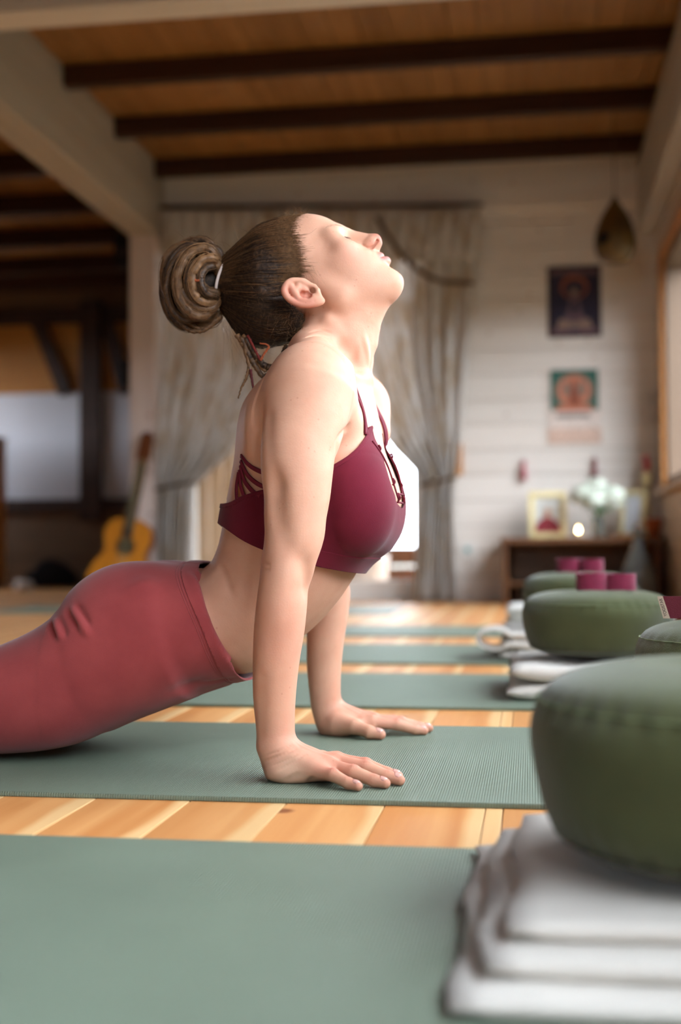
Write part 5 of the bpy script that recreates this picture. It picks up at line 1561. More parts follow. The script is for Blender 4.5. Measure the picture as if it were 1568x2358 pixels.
dread('thread_wrap', [P(x, y, 1.770) for x, y in ((570, 772), (582, 795), (592, 815), (600, 830))], .0020, .0018, 0, hair, RED_T)
dread('thread_wrap', [P(x, y, 1.768) for x, y in ((600, 830), (608, 815), (619, 800), (612, 793), (598, 791))], .0019, .0012, 0, hair, ORANGE_T)
dread('thread_wrap', [P(x, y, 1.772) for x, y in ((577, 850), (580, 872), (583, 896), (581, 910))], .0022, .0012, 0, hair, DKRED_T)
dread('thread_wrap', [P(x, y, 1.735) for x, y in ((446, 645), (453, 646), (461, 644))], .0022, .0018, 0, hair, ORANGE_T)
# hair tie
ca = math.radians(16); TC2 = P(522, 654, YM)
ring = [TC2 + np.array([math.tan(ca) * .0420 * math.sin(t) - .003 * math.cos(2 * t), .0420 * math.cos(t), .0420 * math.sin(t)]) for t in np.linspace(0, 2 * math.pi, 40)]
tie = obj('hair_tie', MB().tube(ring, .0023, 8, False).mesh('hair_tie', True), mat('pale_elastic', (205, 188, 180), rough=.7, bump=.3, bscale=600)); keep2(tie, person)

# closed eyes: lash line and lashes; faint eyebrows
def on_face(p, off):
    q = FH.project(np.atleast_2d(np.asarray(p, float)), 6); e = .0015
    g = np.stack([(FH.sample(q + np.eye(3)[k] * e) - FH.sample(q - np.eye(3)[k] * e)) for k in range(3)], -1); g /= np.linalg.norm(g, axis=1, keepdims=True) + 1e-12
    return q + g * off, g
LASH = mat('dark_lashes', (30, 26, 26), rough=.6); BROW = mat('brow_hair', (190, 150, 124), rough=.7)
ll = spline([Hh(116, -31, 6), Hh(114, -42, 4.5), Hh(110, -54, 3.8), Hh(104, -65, 4), Hh(98, -74, 5)], 14)
lq, lg = on_face(ll, .0003)
br = spline([Hh(128, -20, 34), Hh(120, -42, 42), Hh(108, -62, 46), Hh(92, -80, 40)], 30); bq, bgn = on_face(br, .0004)
for mir in (0, 1):
    def fl(a):
        a = a.copy()
        if mir: a[..., 1] = 2 * YM - a[..., 1]
        return a
    mb = MB().tube(fl(lq), .00055, 6)
    for i in range(1, 14):
        d = HF * .5 - HU * .9 + YV * (-.25 if i > 6 else .1); d = d / np.linalg.norm(d)
        p0 = lq[i]; mb.tube(fl(np.array([p0, p0 + d * .0028 + HF * .0002, p0 + d * .0052 + HF * .0012])), .00016, 4)
    keep2(mb.build('eyelashes', LASH, None, True), person)
    mb = MB()
    for i in range(30):
        for j in range(3):
            p0 = bq[i] + HU * rng.uniform(-.0022, .0022); d = -HF * .5 + (-YV) * .8 + HU * rng.uniform(-.1, .5); q2, _ = on_face(np.array([p0, p0 + d * .003, p0 + d * .006]), .0004)
            mb.tube(fl(q2), .00007, 3)
    keep2(mb.build('eyebrow', BROW, None, True), person)

# finger nails
NAIL = mat('finger_nail', (226, 172, 160), rough=.25, spec=.5, var=.08, scale=200)
def nail(p, d, r, ln, mirror):
    d = d / np.linalg.norm(d); s_ = np.cross(np.array([0, 0, 1.0]), d); s_ /= np.linalg.norm(s_); n_ = np.cross(d, s_)
    V = []; F = []; A, B = 7, 9
    for i in range(A):
        u = i / (A - 1)
        wdt = r * .80 * (1 - .25 * (2 * u - 1) ** 4) * (.85 if i in (0, A - 1) else 1)
        for j in range(B):
            v = 2 * j / (B - 1) - 1
            for lvl in (0,):
                V.append(p + d * (u - .5) * ln + s_ * wdt * math.sin(v * 1.05) + n_ * (r * (math.cos(v * 1.05) - .0) - .0004 * (1 - abs(v)) * 0 + .00035 - .006 * max(0, u - .55) ** 1.5))
    for i in range(A - 1):
        for j in range(B - 1): F.append((i * B + j, i * B + j + 1, (i + 1) * B + j + 1, (i + 1) * B + j))
    V = np.array(V)
    if mirror: V[:, 1] = 2 * YM - V[:, 1]
    me = mesh_from('fingernail', V, F, True); o = obj('fingernail', me, NAIL); so = o.modifiers.new('thick', 'SOLIDIFY'); so.thickness = .0006; so.offset = 0
    keep2(o, person)
for mir in (0, 1):
    for nme in FING:
        j = [np.array(p) for p in FING[nme]]; d = j[3] - j[2]
        nail(j[3] - d / np.linalg.norm(d) * .0028, d, FRAD[nme][3] * 1.13, .0100, mir)
    d = THUMB[3] - THUMB[2]; nail(THUMB[3] - d / np.linalg.norm(d) * .003, d, .0092, .0120, mir)
# ------------------------------------------------------------------ curtains, pictures, altar, guitar and the rest
def lace_material():
    m = bpy.data.materials.new('lace_cloth'); m.use_nodes = True
    nt = m.node_tree; N = nt.nodes; L = nt.links
    for x_ in list(N):
        if x_.type != 'OUTPUT_MATERIAL': N.remove(x_)
    tc = N.new('ShaderNodeTexCoord'); nz = N.new('ShaderNodeTexNoise'); nz.inputs['Scale'].default_value = 16; nz.inputs['Detail'].default_value = 3
    mp_ = N.new('ShaderNodeMapping'); mp_.inputs['Scale'].default_value = (1, 1, .35); L.new(tc.outputs['Object'], mp_.inputs['Vector']); L.new(mp_.outputs[0], nz.inputs['Vector'])
    rp = N.new('ShaderNodeMapRange'); rp.inputs['From Min'].default_value = .50; rp.inputs['From Max'].default_value = .58; L.new(nz.outputs['Fac'], rp.inputs['Value'])
    mx = N.new('ShaderNodeMix'); mx.data_type = 'RGBA'; mx.inputs['A'].default_value = S((236, 232, 228)); mx.inputs['B'].default_value = S((220, 207, 190)); L.new(rp.outputs[0], mx.inputs['Factor'])
    d = N.new('ShaderNodeBsdfDiffuse'); t = N.new('ShaderNodeBsdfTranslucent'); L.new(mx.outputs['Result'], d.inputs[0]); L.new(mx.outputs['Result'], t.inputs[0])
    a = N.new('ShaderNodeMixShader'); a.inputs[0].default_value = .5; L.new(d.outputs[0], a.inputs[1]); L.new(t.outputs[0], a.inputs[2])
    vo = N.new('ShaderNodeTexVoronoi'); vo.inputs['Scale'].default_value = 60; L.new(tc.outputs['Object'], vo.inputs['Vector'])
    ho = N.new('ShaderNodeMapRange'); ho.inputs['From Min'].default_value = .15; ho.inputs['From Max'].default_value = .30; ho.inputs['To Min'].default_value = .22; ho.inputs['To Max'].default_value = 0; L.new(vo.outputs['Distance'], ho.inputs['Value'])
    tr_ = N.new('ShaderNodeBsdfTransparent'); b2 = N.new('ShaderNodeMixShader'); L.new(ho.outputs[0], b2.inputs[0]); L.new(a.outputs[0], b2.inputs[1]); L.new(tr_.outputs[0], b2.inputs[2])
    L.new(b2.outputs[0], N['Material Output'].inputs[0]); return m
LACE = lace_material(); ROPE = mat('braided_cord', (110, 88, 66), rough=.9, var=.4, scale=80)
def drape(name, rows, Yc, folds, amp, seed, nu=90, nv=70):
    """rows: (py, left px, right px) from top to bottom; pleats squeeze where the cloth narrows"""
    r = random.Random(seed); rows = np.asarray(spline(rows, nv)); wmax = (rows[:, 2] - rows[:, 1]).max(); V = []; F = []
    for i, (py, l, rr) in enumerate(rows):
        sq = 1 - (rr - l) / wmax
        for j in range(nu + 1):
            u = j / nu; ph = folds * 2 * math.pi * u
            y = Yc + amp * (.55 + .7 * sq) * (math.sin(ph + .6 * math.sin(i * .07)) + .35 * math.sin(2.3 * ph + 1 + seed)) + .006 * math.sin(i * .31 + ph)
            V.append(P(l + (rr - l) * u, py, y))
    for i in range(nv - 1):
        for j in range(nu): a = i * (nu + 1) + j; F.append((a, a + 1, a + nu + 2, a + nu + 1))
    me = mesh_from(name, V, F, True); return me
def curtain(label, rows, seed, folds, tie):
    top = P((rows[0][1] + rows[0][2]) / 2, rows[0][0], 6.97)
    root = empty('lace_curtain', tuple(top)); tag(root, label, 'curtain')
    for me_ in [drape('cloth', rows, 6.97, folds, .036, seed)]:
        o = obj('cloth', me_, LACE); sd = o.modifiers.new('thick', 'SOLIDIFY'); sd.thickness = .002; keep2(o, root)
    py, l, r_ = tie
    a = P(l - 3, py + 4, 6.97); b = P(r_ + 3, py - 6, 6.97); w = (b[0] - a[0]) / 2; c = (a + b) / 2
    pts = [c + np.array([w * math.cos(t), .05 * math.sin(t), .02 * math.cos(t)]) for t in np.linspace(0, 2 * math.pi, 30)]
    keep2(obj('tie_cord', MB().tube(pts, .010, 8, False).mesh('tie_cord', True), ROPE), root)
    return root
cl = curtain('pale lace curtain gathered to the side next to the post', [(492, 372, 700), (600, 366, 698), (760, 360, 688), (840, 358, 668), (900, 357, 632), (960, 356, 588), (1000, 356, 560), (1050, 356, 525), (1100, 356, 470), (1130, 358, 446), (1200, 356, 440), (1300, 354, 438), (1386, 352, 436)], 1, 9, (1120, 362, 448))
cr = curtain('pale lace curtain gathered beside the pictures', [(488, 716, 1100), (560, 722, 1098), (660, 735, 1090), (760, 760, 1082), (880, 812, 1072), (980, 868, 1064), (1030, 902, 1058), (1070, 940, 1052), (1110, 972, 1046), (1160, 972, 1044), (1260, 962, 1046), (1386, 948, 1050)], 2, 9, (1110, 972, 1046))
me_ = drape('cloth', [(486, 372, 1104), (520, 374, 1102), (560, 378, 1098), (600, 384, 1094)], 6.90, 22, .012, 5, 160, 12)
vr = obj('lace_valance', me_, LACE); sd = vr.modifiers.new('thick', 'SOLIDIFY'); sd.thickness = .002; tag(vr, 'short lace valance hanging across the top of the garden door', 'valance')
keep2(obj('swag_cord', MB().tube(spline([P(868, 500, 6.87), P(905, 560, 6.86), P(950, 612, 6.86), P(1010, 645, 6.86), P(1092, 652, 6.87)], 30), .012, 8).mesh('swag_cord', True), ROPE), cr)
rod = obj('curtain_rod', MB().tube([P(360, 477, 6.96), P(1112, 471, 6.96)], .010, 10).mesh('curtain_rod', True), DARKW); tag(rod, 'thin dark rod carrying the lace curtains', 'curtain rod')

# pictures on the far wall
def poster(name, x0, y0, x1, y1, label, base, shapes, cat_='poster'):
    a = P(x0, y1, YF - .006); b = P(x1, y0, YF - .006); root = empty(name, ((a[0] + b[0]) / 2, YF - .006, (a[2] + b[2]) / 2)); tag(root, label, cat_)
    w = b[0] - a[0]; h = b[2] - a[2]
    MB().box((-w / 2, -.0015, -h / 2), (w / 2, .0015, h / 2)).build('sheet', base, root)
    for k, (poly, m) in enumerate(shapes):
        MB().prism([((p - .5) * w, (q - .5) * h) for p, q in poly], 'y', -.0022 - .0004 * k, -.0015).build('print', m, root)
    return root
def circ(cx, cy, rx, ry, n=28, a0=0, a1=2 * math.pi): return [(cx + rx * math.cos(a0 + (a1 - a0) * i / n), cy + ry * math.sin(a0 + (a1 - a0) * i / n)) for i in range(n + (a1 - a0 < 6.2))]
def rect(x0, y0, x1, y1): return [(x0, y0), (x1, y0), (x1, y1), (x0, y1)]
def flat(name, c): return mat(name, c, rough=.75, var=.25, scale=40, detail=6)
NAVY = flat('print_navy', (44, 40, 62)); RUST = flat('print_rust', (150, 84, 62)); TAN = flat('print_tan', (150, 124, 110)); MAUVE = flat('print_mauve', (112, 88, 98)); DKBR = flat('print_brown', (64, 44, 44)); SLATE = flat('print_slate', (60, 62, 88))
TEAL = flat('print_teal', (58, 104, 92)); CORAL = flat('print_coral', (206, 128, 98)); PEACH = flat('print_peach', (222, 190, 172)); PALEP = flat('print_pale', (232, 216, 206)); GREYB = flat('print_grey', (150, 140, 136))
poster('wall_poster', 1262, 610, 1383, 778, 'dark blue picture of a seated figure with halo under the hanging gourd', DKBR, [
    (rect(.05, .05, .95, .86), NAVY), (circ(.5, .70, .26, .17), RUST), (circ(.5, .68, .20, .12), NAVY), ([(.22, .22), (.36, .34), (.42, .56), (.58, .56), (.64, .34), (.78, .22)], MAUVE), (circ(.5, .63, .07, .06), TAN),
    (circ(.5, .40, .06, .10), NAVY), ([(.14, .10), (.22, .26), (.5, .20), (.78, .26), (.86, .10)], TAN), (rect(.06, .04, .94, .12), MAUVE), (circ(.5, .09, .08, .03), SLATE), (rect(.06, .88, .94, .95), MAUVE)])
poster('wall_poster', 1262, 846, 1383, 1022, 'teal and coral picture of a round mandala with pale pink lower half', PALEP, [
    (rect(.05, .44, .95, .98), TEAL), (circ(.5, .70, .36, .23), TAN), (circ(.5, .70, .31, .20), CORAL), (circ(.36, .72, .09, .10), TAN), (circ(.64, .72, .09, .10), TAN), ([(.36, .48), (.44, .72), (.5, .90), (.56, .72), (.64, .48)], RUST), (rect(.16, .43, .84, .50), CORAL),
    (rect(.0, .0, 1, .20), PEACH), (rect(.16, .34, .78, .40), GREYB)])
# small things on the wall
thm = MB().bevbox((-.022, -.02, -.09), (.022, .0, .09), .006).build('wooden_plaque', HONEY, None, False, tuple(P(1056, 1058, YF))); tag(thm, 'small upright honey wood plaque on the wall beside the curtain', 'plaque')
sk = empty('wall_socket', tuple(P(1077, 1266, YF))); tag(sk, 'white wall socket with teal insert near the floor', 'socket')
MB().bevbox((-.042, -.012, -.042), (.042, 0, .042), .005).build('plate', WHITEPAINT, sk); MB().prism(circ(0, 0, .016, .016), 'y', -.015, -.011).build('insert', mat('teal_plastic', (96, 150, 140), rough=.4), sk)
PINKC = mat('faded_pink_silk', (200, 120, 130), rough=.8, var=.2, scale=40); PINKB = mat('brown_pink_silk', (150, 96, 100), rough=.8, var=.2, scale=40)
for x, y0, y1, m, lb in ((1206, 1060, 1106, PINKC, 'small faded pink tassel hanging on the wall above the picture frame'), (1369, 1054, 1108, PINKB, 'small dusky red tassel hanging on the wall above the flowers')):
    t = P(x, y0, YF - .03); b = P(x, y1, YF - .03); h = t[2] - b[2]; root = empty('tassel', tuple(t)); tag(root, lb, 'tassel')
    MB().lathe([(.003, 0), (.012, -.004), (.014, -.02), (.009, -.03), (.010, -.034)], 14).build('knot', m, root, True)
    MB().lathe([(.010, -.034), (.015, -.06), (.018, -h), (.002, -h)], 14).build('fringe', m, root, True)
    MB().tube([(0, 0, 0), (0, .02, .012), (0, .03, .012)], .002, 6).build('peg', DARKW, root)
# window catch on the right wall
wc = empty('window_catch', tuple(PX(1514, 940, XR - .004))); tag(wc, 'white metal window catch on the wall by the corner', 'catch')
STEEL = mat('pale_metal', (206, 200, 194), rough=.35, metal=.5)
MB().tube(spline([(-.004, 0, .08), (-.03, -.02, .07), (-.034, -.03, 0), (-.03, -.02, -.07)], 16), .009, 8).build('arm', STEEL, wc, True); MB().lathe([(.001, -.028), (.02, -.018), (.027, 0), (.02, .018), (.001, .028)], 18, (-.03, -.02, -.07)).build('knob', STEEL, wc, True)
MB().bevbox((-.008, -.02, .055), (.002, .02, .10), .003).build('plate', STEEL, wc)
# hanging gourd
gc = P(1416, 540, 6.45); gr = empty('hanging_gourd', tuple(gc)); tag(gr, 'teardrop shaped brown gourd with a dark round hole hanging from the ceiling', 'gourd')
GOURD = mat('gourd_shell', (104, 78, 34), rough=.5, col2=(72, 50, 24), scale=9); BLACK = mat('hole_shade_black', (14, 10, 8), rough=.9)  # flat black paints in the shade inside the holes
pr = [(.001, -.145), (.045, -.142), (.080, -.120), (.100, -.075), (.103, -.03), (.094, .02), (.075, .075), (.048, .125), (.022, .165), (.010, .19), (.001, .195)]
sp = spline([(a, b, 0) for a, b in pr], 34); MB().lathe([(max(a, .001), b) for a, b, _ in sp], 36).build('shell', GOURD, gr, True)
hp = np.array([-.062, -.082, -.035]); hn = np.array([-.6, -.8, .05]); hn /= np.linalg.norm(hn); hu = np.cross(hn, [0, 0, 1.0]); hu /= np.linalg.norm(hu); hv = np.cross(hu, hn)
V = [hp + hn * .004 + .034 * (math.cos(t) * hu + math.sin(t) * hv) for t in np.linspace(0, 2 * math.pi, 28, endpoint=False)] + [hp - hn * .03 + .030 * (math.cos(t) * hu + math.sin(t) * hv) for t in np.linspace(0, 2 * math.pi, 28, endpoint=False)]
MB().add(V, [tuple(range(28)), tuple(range(28, 56))[::-1]] + [(i, i + 28, (i + 1) % 28 + 28, (i + 1) % 28) for i in range(28)]).build('entrance_hole', BLACK, gr)
MB().tube([(0, 0, .19), (0, 0, ZC - gc[2])], .003, 6).build('cord', ROPE, gr)

# low altar table
T0 = P(1152, 1240, 6.62); T1 = P(1530, 1240, 6.62); ZT = float(P(1300, 1238, 6.62)[2]); TX0, TX1 = T0[0], min(T1[0], XR - .01)
tb = empty('altar_table', ((TX0 + TX1) / 2, 6.86, 0)); tag(tb, 'low brown wooden altar table against the far wall', 'table')
TBW = wood('walnut_table', (120, 82, 52), (100, 64, 38), (60, 36, 22), 'x', rough=.4, rand=.02)
def tpart(n_, lo, hi): part_box(n_, lo, hi, TBW, tb)
tpart('table_top', (TX0, 6.62, ZT - .028), (TX1, 7.10, ZT)); tpart('side_panel', (TX0 + .01, 6.66, 0), (TX0 + .035, 7.09, ZT - .029)); tpart('side_panel', (TX1 - .035, 6.66, 0), (TX1 - .01, 7.09, ZT - .029)); tpart('back_panel', (TX0 + .036, 7.07, 0), (TX1 - .036, 7.085, ZT - .029))
tpart('shelf', (TX0 + .036, 6.70, .10), (TX1 - .036, 7.069, .118))
GOLD = mat('gold_frame', (222, 204, 150), rough=.4, metal=.2, var=.2, scale=30); PHOTO = flat('photo_pale', (206, 206, 200)); ROBE = flat('photo_red', (150, 50, 62)); SKIN2 = flat('photo_skin', (190, 140, 110)); SILV = flat('photo_silver', (196, 200, 206))
def frame(x0, y0, x1, y1, Y, label, tilt, rz, shapes, bg_):
    a = P(x0, y1, Y); b = P(x1, y0, Y); w = b[0] - a[0]; h = b[2] - ZT; root = empty('picture_frame', ((a[0] + b[0]) / 2, Y, ZT + .001)); root.rotation_euler = (tilt, 0, rz); tag(root, label, 'picture frame')
    f = w * .14
    for lo, hi in (((-w / 2, -.012, 0), (-w / 2 + f, .012, h)), ((w / 2 - f, -.012, 0), (w / 2, .012, h)), ((-w / 2 + f, -.012, h - f), (w / 2 - f, .012, h)), ((-w / 2 + f, -.012, 0), (w / 2 - f, .012, f))):
        MB().bevbox(lo, hi, .003).build('frame_bar', GOLD, root)
    MB().box((-w / 2 + f * .8, .002, f * .8), (w / 2 - f * .8, .006, h - f * .8)).build('picture', bg_, root)
    iw, ih = w - 2 * f, h - 2 * f
    for k, (poly, m) in enumerate(shapes): MB().prism([(-iw / 2 + p * iw, f + q * ih) for p, q in poly], 'y', .0012 - .0004 * k, .002).build('print', m, root)
    # easel leg reaching back to the table
    MB().bevbox((-.008, .012, .002), (.008, .05, .008), .001).bevbox((-.008, .012, .002), (.008, .018, h * .6), .001).build('easel_leg', TBW, root)
frame(1218, 1132, 1304, 1236, 6.86, 'gold framed photo of a red robed figure on the altar', -.06, .1, [([(0, 0), (.08, .26), (.36, .44), (.64, .44), (.92, .26), (1, 0)], ROBE), (circ(.5, .56, .12, .13), SKIN2)], PHOTO)
frame(1424, 1128, 1484, 1234, 6.84, 'gold framed pale picture leaning at an angle on the altar', -.16, -.45, [(rect(.1, .08, .9, .9), SILV)], PHOTO)
# vase of white hydrangeas
vx, vy = P(1378, 1230, 6.76)[0], 6.76; vs = empty('flower_vase', (vx, vy, ZT)); tag(vs, 'glass vase of white round blossoms with green leaves', 'vase')
VG = bpy.data.materials.new('vase_glass'); VG.use_nodes = True; VG.node_tree.nodes['Principled BSDF'].inputs['Transmission Weight'].default_value = .8; VG.node_tree.nodes['Principled BSDF'].inputs['Roughness'].default_value = .08; VG.node_tree.nodes['Principled BSDF'].inputs['Base Color'].default_value = S((206, 218, 214))
MB().lathe([(.026, 0), (.030, .01), (.032, .06), (.026, .10), (.030, .115), (.026, .112), (.022, .10), (.028, .06), (.026, .014), (.001, .012)], 28).build('vase', VG, vs, True)
PET = mat('white_petal', (206, 212, 196), rough=.8, var=.06, scale=60); LEAF = mat('hydrangea_leaf', (66, 116, 52), rough=.5, var=.3, scale=20); STEM = mat('flower_stem', (90, 120, 70), rough=.6)
rr = random.Random(4)
for (dx, dy, dz, R) in ((-.085, -.03, .215, .060), (-.01, .0, .240, .074), (.075, -.02, .20, .070), (-.03, -.07, .19, .058)):
    mb = MB()
    for k in range(120):
        u = rr.uniform(-.5, 1); t = rr.uniform(0, 6.283); s_ = math.sqrt(max(0, 1 - u * u)); n_ = np.array([s_ * math.cos(t), s_ * math.sin(t), u]); c = np.array([dx, dy, dz]) + n_ * R
        a_ = np.cross(n_, [0, 0, 1.0]); a_ /= np.linalg.norm(a_) + 1e-9; b2 = np.cross(n_, a_); ro = rr.uniform(0, 1.57)
        for q in range(4):
            th = ro + q * math.pi / 2; d1 = math.cos(th) * a_ + math.sin(th) * b2; d2 = -math.sin(th) * a_ + math.cos(th) * b2; L1 = .014
            mb.add([c, c + d1 * L1 * .6 + d2 * .007 + n_ * .003, c + d1 * L1 + n_ * .001, c + d1 * L1 * .6 - d2 * .007 + n_ * .003], [(0, 1, 2, 3)])
    fl_ = mb.build('blossom', PET, vs); MB().tube(spline([(dx, dy, dz), (dx * .5, dy * .5, .14), (dx * .1, 0, .03)], 8), .003, 6).build('stem', STEM, vs, True)
for (a_, e_, L1) in ((.3, .2, .09), (2.6, .1, .09), (-.9, -.1, .10), (-2.0, .1, .09), (-1.5, -.3, .08), (3.6, .2, .08)):
    d = np.array([math.cos(a_), math.sin(a_), e_]); s_ = np.array([-math.sin(a_), math.cos(a_), 0]); o0 = np.array([0, 0, .125]); V = []; F = []
    for i in range(7):
        t = i / 6; w = .034 * math.sin(math.pi * min(1, t * .95 + .03)) ** .8; c = o0 + d * L1 * t + np.array([0, 0, .03 * math.sin(t * 2.6)])
        V += [c - s_ * w + np.array([0, 0, .006]), c, c + s_ * w + np.array([0, 0, .006])]
    for i in range(6): F += [(i * 3, i * 3 + 1, i * 3 + 4, i * 3 + 3), (i * 3 + 1, i * 3 + 2, i * 3 + 5, i * 3 + 4)]
    lf_ = MB().add(V, F).build('leaf', LEAF, vs, True); so2 = lf_.modifiers.new('t', 'SOLIDIFY'); so2.thickness = .0012
# tea light
tl = empty('tea_light', (float(P(1332, 1230, 6.70)[0]), 6.70, ZT)); tag(tl, 'small burning tea light in front of the frames', 'candle')
CUPG = mat('frosted_cup', (226, 206, 176), rough=.3); MB().lathe([(.018, 0), (.022, .004), (.024, .030), (.022, .030), (.020, .008), (.001, .008)], 24).build('cup', CUPG, tl, True)
MB().lathe([(.019, .010), (.019, .020), (.001, .020)], 20).build('wax', mat('wax', (240, 226, 196), rough=.4), tl, True)
FLAME = bpy.data.materials.new('flame'); FLAME.use_nodes = True; fb_ = FLAME.node_tree.nodes['Principled BSDF']; fb_.inputs['Emission Color'].default_value = (1, .62, .25, 1); fb_.inputs['Emission Strength'].default_value = 70
MB().lathe([(.0005, .022), (.005, .028), (.006, .034), (.004, .044), (.0005, .056)], 14).build('flame', FLAME, tl, True)
# brass candlestick with a red candle
cs = empty('candlestick', (float(P(1490, 1230, 6.92)[0]), 6.92, ZT)); tag(cs, 'slender brass candlestick with a red candle at the end of the altar', 'candlestick')
z1 = float(P(1492, 1112, 6.92)[2]) - ZT; z2 = float(P(1492, 1088, 6.92)[2]) - ZT; z3 = float(P(1492, 1050, 6.92)[2]) - ZT
MB().lathe([(.045, 0), (.045, .008), (.018, .02), (.009, .04), (.009, z1 - .02), (.022, z1), (.026, (z1 + z2) / 2), (.022, z2), (.014, z2 + .003), (.001, z2 + .003)], 24).build('stand', GOLD, cs, True)
MB().lathe([(.017, z2 + .001), (.017, z3), (.001, z3 + .004)], 18).build('candle', mat('red_wax', (170, 52, 58), rough=.4), cs, True)
pt = empty('clay_pot', (float(P(1506, 1232, 6.80)[0]), 6.80, ZT)); tag(pt, 'small orange clay pot at the end of the altar', 'pot')
MB().lathe([(.030, 0), (.034, .01), (.042, .08), (.046, .085), (.046, .10), (.040, .10), (.036, .02), (.001, .018)], 24).build('pot', mat('terracotta', (176, 92, 52), rough=.7), pt, True)
MB().lathe([(.037, .088), (.001, .092)], 16).build('soil', mat('soil', (50, 34, 26), rough=.95), pt)
tray = empty('incense_tray', (float(P(1432, 1228, 6.74)[0]), 6.74, ZT)); tag(tray, 'shallow wooden incense dish beside the flower vase', 'dish')
MB().lathe([(.03, 0), (.05, .006), (.056, .016), (.052, .016), (.046, .009), (.001, .007)], 24).build('dish', HONEY, tray, True)
MB().tube([(0, 0, .008), (.03, .0, .06)], .0015, 6).build('incense_stick', DARKW, tray)
# demijohn in front of the table
dj = empty('glass_demijohn', (float(P(1470, 1380, 6.42)[0]), 6.42, 0)); tag(dj, 'tall grey green glass bottle standing on the floor before the altar', 'bottle')
DJG = mat('smoky_glass', (110, 120, 122), rough=.12, spec=.6, coat=.5, var=.2, scale=6)
zt = float(P(1470, 1216, 6.42)[2])
MB().lathe([(.001, 0), (.085, 0), (.102, .02), (.105, .08), (.090, .16), (.060, .23), (.034, .29), (.022, .33), (.020, zt - .02), (.026, zt - .016), (.026, zt), (.018, zt), (.001, zt - .003)], 36).build('bottle', DJG, dj, True)
MB().lathe([(.017, zt - .01), (.019, zt + .02), (.001, zt + .021)], 16).build('cork', mat('cork', (150, 116, 82), rough=.9), dj)

# guitar leaning on the post
gb = G(262, 1388)
gt = empty('acoustic_guitar', (float(P(262, 1388, 6.72)[0]), 6.72, .004)); tag(gt, 'honey coloured acoustic guitar leaning against the pale post', 'guitar')
gt.rotation_euler = (math.radians(-9), math.radians(9), 0)
GTOP = wood('guitar_top', (206, 134, 42), (192, 118, 32), None, 'z', knots=False, rough=.3, rand=.0, coat=.3); GSIDE = wood('guitar_side', (112, 62, 34), (92, 48, 26), None, 'z', knots=False, rough=.35, rand=0); EBONY = mat('ebony', (40, 28, 24), rough=.5)
half = spline([(.004, 0, 0), (.10, .010, 0), (.165, .060, 0), (.184, .125, 0), (.168, .200, 0), (.128, .260, 0), (.116, .292, 0), (.126, .335, 0), (.137, .385, 0), (.118, .445, 0), (.070, .478, 0), (.004, .486, 0)], 44)
out_ = [(a, b) for a, b, _ in half] + [(-a, b) for a, b, _ in half[::-1]]
MB().prism(out_, 'y', .004, .095).build('body', GSIDE, gt); MB().prism(out_, 'y', 0, .0045).build('soundboard', GTOP, gt)
MB().prism(circ(0, .325, .046, .046), 'y', -.0012, .001).build('sound_hole', BLACK, gt)
ro_ = MB(); ro_.tube([(.052 * math.cos(t), -.001, .325 + .052 * math.sin(t)) for t in np.linspace(0, 6.2832, 40)], .0035, 6, False); ro_.build('rosette', EBONY, gt, True)
MB().bevbox((-.085, -.012, .140), (.085, 0, .168), .003).build('bridge', EBONY, gt); MB().bevbox((-.028, -.010, .375), (.028, .012, .80), .003).build('neck', GSIDE, gt); MB().bevbox((-.027, -.015, .375), (.027, -.0085, .80), .001).build('fretboard', EBONY, gt)
hd = MB().prism([(-.030, .80), (.030, .80), (.040, .84), (.038, .965), (.020, .985), (-.020, .985), (-.038, .965), (-.040, .84)], 'y', -.008, .010).build('headstock', GSIDE, gt)
for s_ in (-1, 1):
    for z in (.855, .895, .935): MB().tube([(s_ * .036, .002, z), (s_ * .054, .002, z)], .004, 8).build('tuning_peg', GOLD, gt, True)
for k in range(6):
    x = (k - 2.5) * .0085; MB().tube([(x * 1.2, -.013, .154), (x, -.0165, .80), (x, -.010, .83)], .0008, 5).build('string', GOLD, gt)

# things in the dim back part
cb = empty('pine_cabinet', (float(P(-60, 1358, 9.0)[0]), 9.1, 0)); tag(cb, 'honey pine cabinet at the picture edge in the back room', 'cabinet')
cx1 = float(P(14, 1200, 9.5)[0]) - cb.location.x; czt = float(P(0, 996, 9.0)[2])
MB().bevbox((cx1 - .60, -.1, .05), (cx1, .4, czt - .02), .004).build('body', HONEY, cb); MB().bevbox((cx1 - .62, -.12, czt - .02), (cx1 + .015, .4, czt), .004).build('top', HONEY, cb); MB().bevbox((cx1 - .58, -.09, 0), (cx1 - .02, .38, .05), .002).build('plinth', DARKW, cb)
MB().bevbox((cx1 - .58, -.118, .08), (cx1 - .30, -.1, czt - .05), .004).build('door', HONEY, cb); MB().bevbox((cx1 - .295, -.118, .08), (cx1 - .02, -.1, czt - .05), .004).build('door', HONEY, cb)
def blob_bag(name, px, py, Y, sx, sy, sz, label, m, z=None, seed=1):
    bm = bmesh.new(); bmesh.ops.create_icosphere(bm, subdivisions=4, radius=1); r_ = random.Random(seed); ph = [r_.uniform(0, 6) for _ in range(6)]
    for v in bm.verts:
        c = v.co.copy(); d = 1 + .12 * math.sin(4 * c.x + ph[0] + 3 * c.z) + .08 * math.sin(7 * c.y + ph[1]) + .05 * math.sin(9 * c.z + ph[2])
        v.co = Vector((c.x * d * sx, c.y * d * sy, max(c.z * d, -.75) * sz))
    me = bpy.data.meshes.new(name); bm.to_mesh(me); bm.free(); me.polygons.foreach_set('use_smooth', np.ones(len(me.polygons), bool))
    lo = min(v.co.z for v in me.vertices); p = P(px, py, Y); o = obj(name, me, m, None, (p[0], Y, p[2] if z is None else z - lo + .001)); tag(o, label, 'bag' if 'bag' in label else 'cloth'); return o
